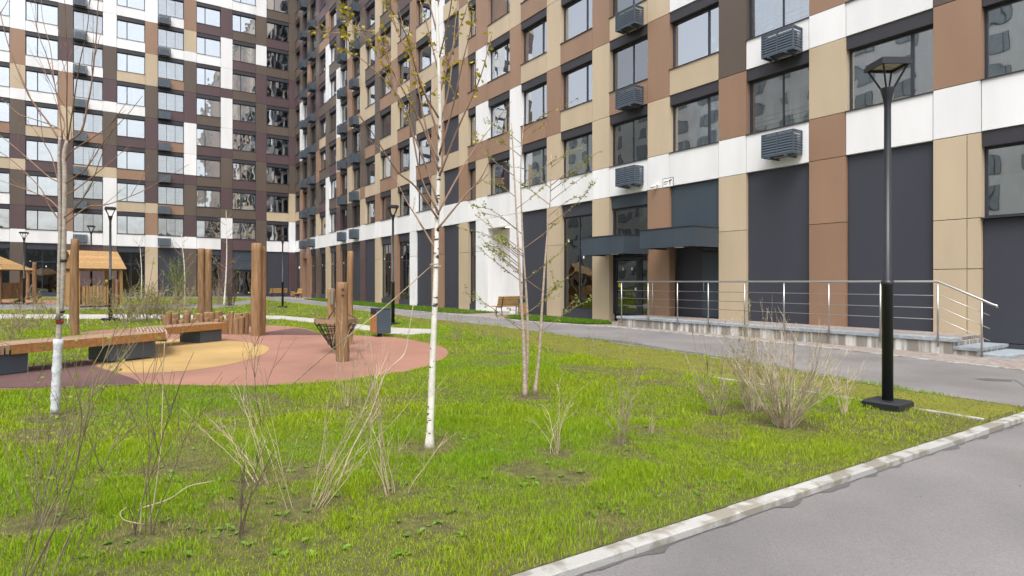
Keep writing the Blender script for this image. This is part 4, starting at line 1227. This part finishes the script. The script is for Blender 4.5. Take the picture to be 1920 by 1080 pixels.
# bare shrubs
def shrub(label, p, n, h, spread, mt_, rr, sub=2, lean=(0, 0), buds=None, bd=0, bsize=.014, r0=.006, wob=.14, lift=.04, name='bare_shrub', group='bare shrubs in the lawn', base=.06, arch=False):
    t = thing(name, label, 'shrub', p, 0, group)
    mb = MB(); lv = MB()
    for i in range(n):
        a = rr.uniform(0, 6.3); s = spread * rr.uniform(.25, 1)
        d = Vector((math.cos(a) * s * .8 + lean[0], math.sin(a) * s * .8 + lean[1], 1.0))
        b = Vector((math.cos(a), math.sin(a), 0)) * rr.uniform(0, base) + Vector((0, 0, -.03))
        L = h * rr.uniform(.4, 1.18)
        w = wander(b, d, L, 9, wob, -.16 if arch and rr.random() < .6 else rr.uniform(-.075, .05), rr)
        rb = r0 * rr.uniform(.5, 1.0)
        mb.tube(w, taper(10, rb, rb * .3), 5, cap=False)
        todo = [(w, rb, 0)]
        while todo:
            s_, r, lev = todo.pop()
            if lev < sub:
                for _ in range(rr.randint(2, 5) if lev == 0 else rr.randint(1, 3)):
                    k = rr.randint(2 if lev == 0 else 1, len(s_) - 2)
                    dd = (s_[k + 1] - s_[k]).normalized()
                    nd = dd + Vector((rr.uniform(-1, 1), rr.uniform(-1, 1), rr.uniform(-.2, .6))) * .75
                    ww = wander(s_[k], nd, L * rr.uniform(.15, .38) * (.6 if lev else 1), 4, wob, .03, rr)
                    mb.tube(ww, taper(5, r * .55, max(.0009, r * .2)), 4, cap=False)
                    todo.append((ww, r * .55, lev + 1))
            if buds and lev > 0:
                for _ in range(bd):
                    f = rr.uniform(.2, 1); k = min(int(f * (len(s_) - 1)), len(s_) - 2)
                    leaf(lv, s_[k].lerp(s_[k + 1], f * (len(s_) - 1) - k), bsize * rr.uniform(.6, 1.4), rr, -.2)
    build('stems', mb, mt_, t)
    if lv.v: o = build('buds', lv, buds, t); o['kind'] = 'stuff'
    return t
R = random.Random
shrub('dense twiggy bare shrub, the thickest one in front of the railing', at(1470, 799), 62, 1.08, .98, TWIGB, R(21), 2, buds=BUD, bd=1, r0=.0072, base=.12)
shrub('bushy bare shrub with pale budding tips behind the thickest shrub', at(1412, 770), 30, 1.1, .6, TWIGB, R(22), 2, buds=BUD, bd=3, bsize=.02, r0=.006, base=.12)
shrub('upright bare shrub with two pale stems, left of the thickest shrub', at(1347, 777), 13, .95, .6, TWIGG, R(23), 2, buds=BUD, bd=1, r0=.007)
shrub('small sparse bare shrub between the thickest shrub and the lamp post', at(1582, 776), 9, .62, .45, TWIGP, R(24), 2, r0=.006)
shrub('spray of long pale stalks arching to the right in the lower middle of the lawn', at(590, 952), 8, 1.2, .42, TWIGP, R(25), 2, lean=(.30, .42), r0=.0056, wob=.15, base=.08)
shrub('upright clump of pale stalks just left of the birch trunk', at(742, 925), 8, 1.0, .42, TWIGP, R(26), 2, r0=.0052, wob=.16, base=.1)
shrub('dark stemmed sparse shrub in the lower left lawn with one pale broken cane', at(285, 1003), 5, 1.05, .25, TWIGD, R(27), 2, lean=(0, .1), r0=.0050, wob=.14, base=.1)
shrub('thin dark saplings at the bottom of the lawn, right of the broken cane', at(440, 1006), 4, 1.0, .3, TWIGD, R(28), 2, r0=.005, wob=.08)
shrub('bundle of pale stalks leaning left in the lawn behind the thin saplings', at(492, 908), 7, .8, .35, TWIGP, R(29), 2, lean=(-.35, -.45), r0=.0048, wob=.18, base=.08)
shrub('single slanting pale stalk left of the long arching spray', at(552, 952), 3, .95, .12, TWIGP, R(30), 1, lean=(-.12, -.2), r0=.005, wob=.05)
shrub('thin pale clump with a dark arching cane, right of the birch trunk', at(1043, 850), 9, .78, .28, TWIGP, R(31), 1, r0=.0045, wob=.2, arch=True)
shrub('fine twigged shrub with pale base between the slender birch and the dense shrub', at(1163, 832), 11, .95, .3, TWIGG, R(32), 2, buds=BUD, bd=1, r0=.0048)
shrub('tiny tuft of dry twigs between the fine twigged shrub and the dense shrub', at(1226, 812), 5, .35, .25, TWIGP, R(33), 1, r0=.003)
shrub('pale stalks standing behind the birch guy rope at the edge of the rubber', at(650, 762), 9, .95, .28, TWIGP, R(34), 2, r0=.0055, wob=.09)
shrub('low dry shrub by the edge of the pink rubber in front of the net', at(700, 745), 7, .7, .5, TWIGG, R(35), 2, r0=.004)
shrub('thin dark sapling at the front edge of the rubber, below the second bench', at(485, 800), 3, 1.05, .25, TWIGD, R(36), 2, r0=.0055)
# long bent stalk
t = thing('dry_stalk', 'very long pale stalk bent over from the arching spray up towards the white wall panel', 'plant stalk', at(632, 915))
b0 = Vector(t.location)
q = [px(u, v, Y) - b0 for u, v, Y in ((632, 918, 4.6), (660, 845, 4.65), (697, 773, 4.75), (718, 712, 4.8), (735, 688, 4.85), (760, 662, 4.95), (768, 620, 5.0), (777, 566, 5.05))]
mb = MB(); mb.tube(spline(q, 5), taper(36, .0065, .0035), 6); build('stalk', mb, TWIGP, t)
t = thing('dry_stalk', 'pale broken cane bent into a loop at the lower left', 'plant stalk', at(285, 1000))
b0 = Vector(t.location)
for s in (((279, 985, 3.78), (290, 940, 3.8), (303, 840, 3.85), (306, 760, 3.9), (310, 640, 4.0)), ((279, 985, 3.78), (262, 982, 3.7), (235, 975, 3.65), (227, 962, 3.65), (240, 950, 3.68)), ((264, 1000, 3.72), (266, 970, 3.72), (266, 942, 3.72)), ((270, 952, 3.8), (320, 935, 3.85), (355, 912, 3.9), (402, 902, 3.95))):
    q = [px(*a) - b0 for a in s]; mb = MB(); w = spline(q, 5); mb.tube(w, taper(len(w), .0042, .002), 6); build('cane', mb, TWIGP, t)
# big shrub at the left edge close to the camera
shrub('large leafing shrub at the left edge of the picture, nearest to the camera', px(18, 1120, 2.9) * 1 - Vector((0, 0, px(18, 1120, 2.9).z)), 10, 1.6, .55, TWIGO, R(41), 2, lean=(.06, .10), buds=LFG, bd=1, bsize=.024, r0=.0048, base=.16, wob=.14)
shrub('second leafing shrub at the left edge, just behind the nearest one', at(75, 985), 8, 1.3, .55, TWIGO, R(42), 2, lean=(.0, .12), buds=LFG, bd=2, bsize=.024, r0=.0048, base=.08, wob=.14)
# mid distance bushes
GM = 'budding bushes beyond the playground'
for (u, v, n, h, s, l) in ((238, 604, 34, 1.25, .5, 'budding bush beside the left lamp post'), (275, 604, 40, 1.35, .5, 'middle budding bush of the row beyond the log palisade'), (312, 603, 34, 1.25, .5, 'budding bush of the row nearest to the paired log posts'), (180, 583, 30, 1.5, .5, 'budding bush in front of the playhouse pickets'), (348, 590, 26, 1.3, .5, 'budding bush left of the paired log posts')):
    shrub(l, at(u, v), n, h, s, TWIGG, R(u), 2, buds=BUD, bd=3, bsize=.045, r0=.010, base=.4, group=GM)
for (u, v, n, h, s, l) in ((20, 640, 22, .95, .5, 'low budding bush at the left edge above the bench end'), (52, 622, 20, 1.0, .5, 'budding bush between the far net frame and the left bench'), (90, 600, 18, 1.0, .5, 'budding bush left of the single log post')):
    shrub(l, at(u, v), n, h, s, TWIGG, R(u + 1), 2, buds=BUD, bd=2, bsize=.035, r0=.008, base=.25, group=GM)
for (u, v, n, h, l) in ((860, 640, 12, .75, 'wispy bush by the road edge, right of the birch trunk'), (900, 636, 12, .65, 'wispy bush by the road edge behind the slender birch'), (930, 645, 9, .6, 'small wispy bush left of the slender birch stems'), (1120, 668, 9, .6, 'small wispy bush on the verge right of the slender birch'), (510, 585, 16, .9, 'dry bush at the foot of the corner lamp post')):
    shrub(l, at(u, v), n, h, .45, TWIGG, R(u + 2), 2, buds=LFG, bd=2, bsize=.022, r0=.005, base=.15, group='wispy bushes by the road')
# far thin birches
for (u, v, top, lean, l, lf) in ((265, 562, 445, -4, 'thin far birch in front of the tan ground floor pillar', None), (346, 574, 440, -6, 'thin far birch with white stem beside the leafy green bush', LFG), (420, 576, 395, 4, 'thin far birch in the grass in front of the far entrance', LFY)):
    Y = 36.0 if u != 265 else 40; rr = R(u)
    k = Y / F
    zb = at(u, v)
    Yb = wc(zb.x, zb.y)[1]
    tp = px(u + lean, top, Yb)
    mid = zb.lerp(tp, .5) + Vector((.05, .08, 0))
    limbs = []
    for i in range(14):
        f = rr.uniform(.35, .97); p = zb.lerp(tp, f)
        a = rr.uniform(0, 6.3); L = rr.uniform(.5, 1.1) * (1.2 - .6 * f)
        limbs.append(([p, p + Vector((math.cos(a) * L * .6, math.sin(a) * L * .6, L * .5)), p + Vector((math.cos(a) * L, math.sin(a) * L, L * 1.0))], .012, .004))
    tree('birch_tree', l, zb, [([zb + Vector((0, 0, -.1)), mid, tp], .055, .012)], limbs, rr, BIRCH, BARKR, lf, .07, 5 if lf else 0, 1.6, 'thin far birches', sub=1)
shrub('leafy bright green bush in front of the far wing', at(335, 574), 30, 2.6, .28, TWIGG, R(77), 2, buds=LFD, bd=7, bsize=.07, r0=.014, base=.25, name='leafy_bush', group=None)
shrub('tall bare dark bush beside the far entrance', at(432, 573), 34, 2.7, .22, TWIGD, R(78), 2, r0=.016, base=.3, group=None)
shrub('bare grey bush right of the far entrance birch', at(408, 571), 26, 2.2, .22, TWIGG, R(79), 2, r0=.014, base=.3, group=None)

# ------------------------------------------------------------------ grass
def vnoise(x, y, s, seed):
    g = np.random.default_rng(seed).random((256, 256))
    X = x / s; Y = y / s
    xi = np.floor(X).astype(int); yi = np.floor(Y).astype(int); fx = X - xi; fy = Y - yi
    fx = fx * fx * (3 - 2 * fx); fy = fy * fy * (3 - 2 * fy)
    a = g[xi % 256, yi % 256]; b = g[(xi + 1) % 256, yi % 256]; c = g[xi % 256, (yi + 1) % 256]; d = g[(xi + 1) % 256, (yi + 1) % 256]
    return (a * (1 - fx) + b * fx) * (1 - fy) + (c * (1 - fx) + d * fx) * fy
def inpoly(x, y, poly):
    r = np.zeros(len(x), bool); j = len(poly) - 1
    for i in range(len(poly)):
        xi, yi = poly[i]; xj, yj = poly[j]
        if yi != yj:
            r ^= ((yi > y) != (yj > y)) & (x < (xj - xi) * (y - yi) / (yj - yi) + xi)
        j = i
    return r
GRASSM = None
def grassmat():
    m = bpy.data.materials.new('grass_blades'); m.use_nodes = True
    n = m.node_tree.nodes; L = m.node_tree.links; p = n['Principled BSDF']
    at_ = n.new('ShaderNodeAttribute'); at_.attribute_name = 'col'
    tl = n.new('ShaderNodeBsdfTranslucent')
    L.new(at_.outputs['Color'], p.inputs['Base Color']); L.new(at_.outputs['Color'], tl.inputs['Color'])
    p.inputs['Roughness'].default_value = .55; p.inputs['Specular IOR Level'].default_value = .3
    mx = n.new('ShaderNodeMixShader'); mx.inputs[0].default_value = .4
    o = [q for q in n if q.type == 'OUTPUT_MATERIAL'][0]
    L.new(p.outputs[0], mx.inputs[1]); L.new(tl.outputs[0], mx.inputs[2]); L.new(mx.outputs[0], o.inputs['Surface'])
    return m
GRASSM = grassmat()
def grass(name, label, x, y, h, wd, green, z0=0.0):
    N = len(x)
    X = -22.98 + .5557 * x + .8313 * y; Y = 65.2 - .8314 * x + .5558 * y
    z = .0129 * np.maximum(0, -X - .352 * Y) + z0
    a = RNG.uniform(0, 2 * np.pi, N); b = RNG.uniform(0, 2 * np.pi, N)
    bend = h * RNG.uniform(.15, 1.0, N)
    sx, sy = np.cos(a) * wd / 2, np.sin(a) * wd / 2
    bx, by = np.cos(b) * bend, np.sin(b) * bend
    V = np.empty((N, 5, 3), np.float32)
    V[:, 0] = np.stack([x - sx, y - sy, z - .01], 1); V[:, 1] = np.stack([x + sx, y + sy, z - .01], 1)
    V[:, 2] = np.stack([x + bx * .35 + sx * .8, y + by * .35 + sy * .8, z + h * .6], 1); V[:, 3] = np.stack([x + bx * .35 - sx * .8, y + by * .35 - sy * .8, z + h * .6], 1)
    V[:, 4] = np.stack([x + bx, y + by, z + h * .95], 1)
    me = bpy.data.meshes.new(name)
    me.vertices.add(N * 5); me.vertices.foreach_set('co', V.ravel())
    base = np.arange(N, dtype=np.int32)[:, None] * 5
    idx = np.concatenate([base + np.array([[0, 1, 2, 3]]), base + np.array([[3, 2, 4]])], 1).ravel().astype(np.int32)
    me.loops.add(N * 7); me.loops.foreach_set('vertex_index', idx)
    ls = np.empty(N * 2, np.int32); ls[0::2] = np.arange(N) * 7; ls[1::2] = np.arange(N) * 7 + 4
    lt = np.empty(N * 2, np.int32); lt[0::2] = 4; lt[1::2] = 3
    me.polygons.add(N * 2); me.polygons.foreach_set('loop_start', ls); me.polygons.foreach_set('loop_total', lt)
    me.update(calc_edges=True)
    at_ = me.color_attributes.new('col', 'FLOAT_COLOR', 'POINT')
    c = np.ones((N, 5, 4), np.float32); c[:, :, :3] = green[:, None, :]
    at_.data.foreach_set('color', c.ravel())
    me.materials.append(GRASSM)
    o = put(name, me); o['kind'] = 'stuff'; o['label'] = label; o['category'] = 'grass'
    return o
def sample(n, x0, x1, y0, y1): return RNG.uniform(x0, x1, n), RNG.uniform(y0, y1, n)
def keep_lawn(x, y):
    k = inpoly(x, y, lawn_poly) & ~inpoly(x, y, RUBW) & ~inpoly(x, y, PTH) & ~inpoly(x, y, MOSSP) & ~inpoly(x, y, FARP) & ~inpoly(x, y, FARR)
    return k
def field(n, x0, x1, y0, y1, near, far):
    """points thinned with distance from the place where the photograph was taken"""
    x, y = sample(n, x0, x1, y0, y1)
    d = np.hypot(x - CAMX, y - CAMY)
    k = (d >= near) & (d < far) & keep_lawn(x, y)
    return x[k], y[k], d[k]
def colours(x, y, dry):
    n1 = vnoise(x, y, 1.3, 1); n2 = vnoise(x, y, .35, 2); r = RNG.random(len(x))
    g = np.stack([.24 + .14 * n1 + .09 * (r - .5), .405 + .07 * n1 + .14 * (r - .5), .010 + .008 * r], 1)
    dr = np.stack([.30 + .12 * r, .26 + .09 * r, .10 + .05 * r], 1)
    k = np.clip((dry - .32) * 1.8 + .4 * (n2 - .5), 0, 1.3)
    pickd = (RNG.random(len(x)) < k * .58)[:, None]
    c = np.where(pickd, dr, g)
    return np.clip(c, .004, 1)
RINGS = [(*at(u, v)[:2], q) for u, v, q in ((806, 840, .30), (103, 783, .28), (992, 745, .28), (1470, 797, .38), (1412, 770, .3), (1347, 777, .18), (565, 955, .28), (742, 922, .2), (285, 1003, .26), (495, 905, .22), (440, 1000, .2), (1043, 850, .16), (1163, 830, .15), (75, 985, .25), (545, 890, .25), (800, 985, .2), (1060, 900, .25), (985, 880, .22))]
parts = []
for (n, near, far, hh, ww) in ((520000, 2.0, 7.0, .044, .0046), (600000, 7.0, 13.0, .046, .0080), (380000, 13.0, 24, .052, .015), (150000, 24, 70, .075, .035)):
    R_ = far + 1
    x, y, d = field(n, max(5, CAMX - R_), 64.28, max(-46, CAMY - R_ * .75), CAMY + R_ if far < 24 else -5.5, near, far)
    p1 = vnoise(x, y, 1.1, 5) * .6 + vnoise(x, y, .4, 6) * .4
    kerbd = np.clip(1 - (64.28 - x) / 1.7, 0, 1)
    bare = np.clip((p1 - .575) * 3.6, 0, 1) * np.where(d > 8, .75, 1) + kerbd * .40
    for (cx, cy, cr) in RINGS: bare = np.maximum(bare, 1.05 * np.clip(1.5 - np.hypot(x - cx, y - cy) / cr, 0, 1) * (.5 + .9 * vnoise(x, y, .13, 31)))
    k = RNG.random(len(x)) > bare * .70
    x, y, d, p1, bare = x[k], y[k], d[k], p1[k], bare[k]
    tuft = vnoise(x, y, .5, 8); t2 = vnoise(x, y, .16, 9)
    h = hh * (.38 + 1.4 * tuft ** 3 + .8 * t2 * t2) * RNG.uniform(.6, 1.35, len(x)) * (1 - .62 * np.clip(bare, 0, 1))
    parts.append((x, y, h, np.full(len(x), ww) * RNG.uniform(.6, 1.3, len(x)), colours(x, y, np.clip(bare, 0, 1) + .35 * vnoise(x, y, 2.2, 12))))
cat = [np.concatenate([q[i] for q in parts]) for i in range(5)]
grass('lawn_grass', 'short bright green lawn grass with dry and bare patches', *cat)
x, y = sample(60000, 36, 64.2, -9, -5.5); k = inpoly(x, y, MOSSP); x, y = x[k], y[k]
r = RNG.random(len(x)); g = np.stack([.20 + .08 * r, .20 + .06 * r, .03 + .02 * r], 1)
grass('verge_grass', 'short yellowish mossy grass on the strip beside the road', x, y, .02 * RNG.uniform(.5, 1.6, len(x)), np.full(len(x), .008), g)
xs, ys = [], []
for V in (V1, V2):
    x, y = sample(26000, min(p[0] for p in V), max(p[0] for p in V), min(p[1] for p in V), max(p[1] for p in V)); k = inpoly(x, y, V); xs.append(x[k]); ys.append(y[k])
x = np.concatenate(xs); y = np.concatenate(ys); r = RNG.random(len(x))
grass('wall_grass', 'green grass strip along the foot of the shop fronts', x, y, .07 * RNG.uniform(.5, 1.5, len(x)), np.full(len(x), .02), np.stack([.10 + .05 * r, .21 + .07 * r, .012 + 0 * r], 1), -.025)
# broad weed leaves
mb = MB(); rr = R(55)
for i in range(260):
    u = rr.uniform(20, 1500); v = rr.uniform(760, 1060)
    p = at(u, v)
    if p.x > 64.1 or p.x < 50: continue
    for k in range(rr.randint(3, 6)):
        a = rr.uniform(0, 6.3); d = Vector((math.cos(a), math.sin(a), rr.uniform(.3, .9))).normalized(); s = Vector((-math.sin(a), math.cos(a), 0)); L = rr.uniform(.03, .065)
        mb.add([p, p + d * L * .55 + s * L * .3, p + d * L + Vector((0, 0, -L * .25)), p + d * L * .55 - s * L * .3], [(0, 1, 2), (0, 2, 3)])
o = build('weeds', mb, leafmat('weed_leaf', (.17, .30, .03))); o['kind'] = 'stuff'; o['label'] = 'scattered broad leaved weeds in the lawn'; o['category'] = 'weeds'
# fallen leaves and grit on the path
mb = MB(); rr = R(66)
for i in range(90):
    x = rr.uniform(64.6, 68.5); y = rr.uniform(-16, -7); p = Vector((x, y, -.046)); a = rr.uniform(0, 6.3); L = rr.uniform(.006, .02)
    d = Vector((math.cos(a), math.sin(a), .25)); s = Vector((-math.sin(a), math.cos(a), .2))
    mb.add([p, p + d * L + s * L * .4, p + d * L * 1.6, p + d * L - s * L * .4], [(0, 1, 2), (0, 2, 3)])
o = build('leaf_litter', mb, TWIGD); o['kind'] = 'stuff'; o['label'] = 'specks of grit and leaf litter on the foreground asphalt'; o['category'] = 'litter'
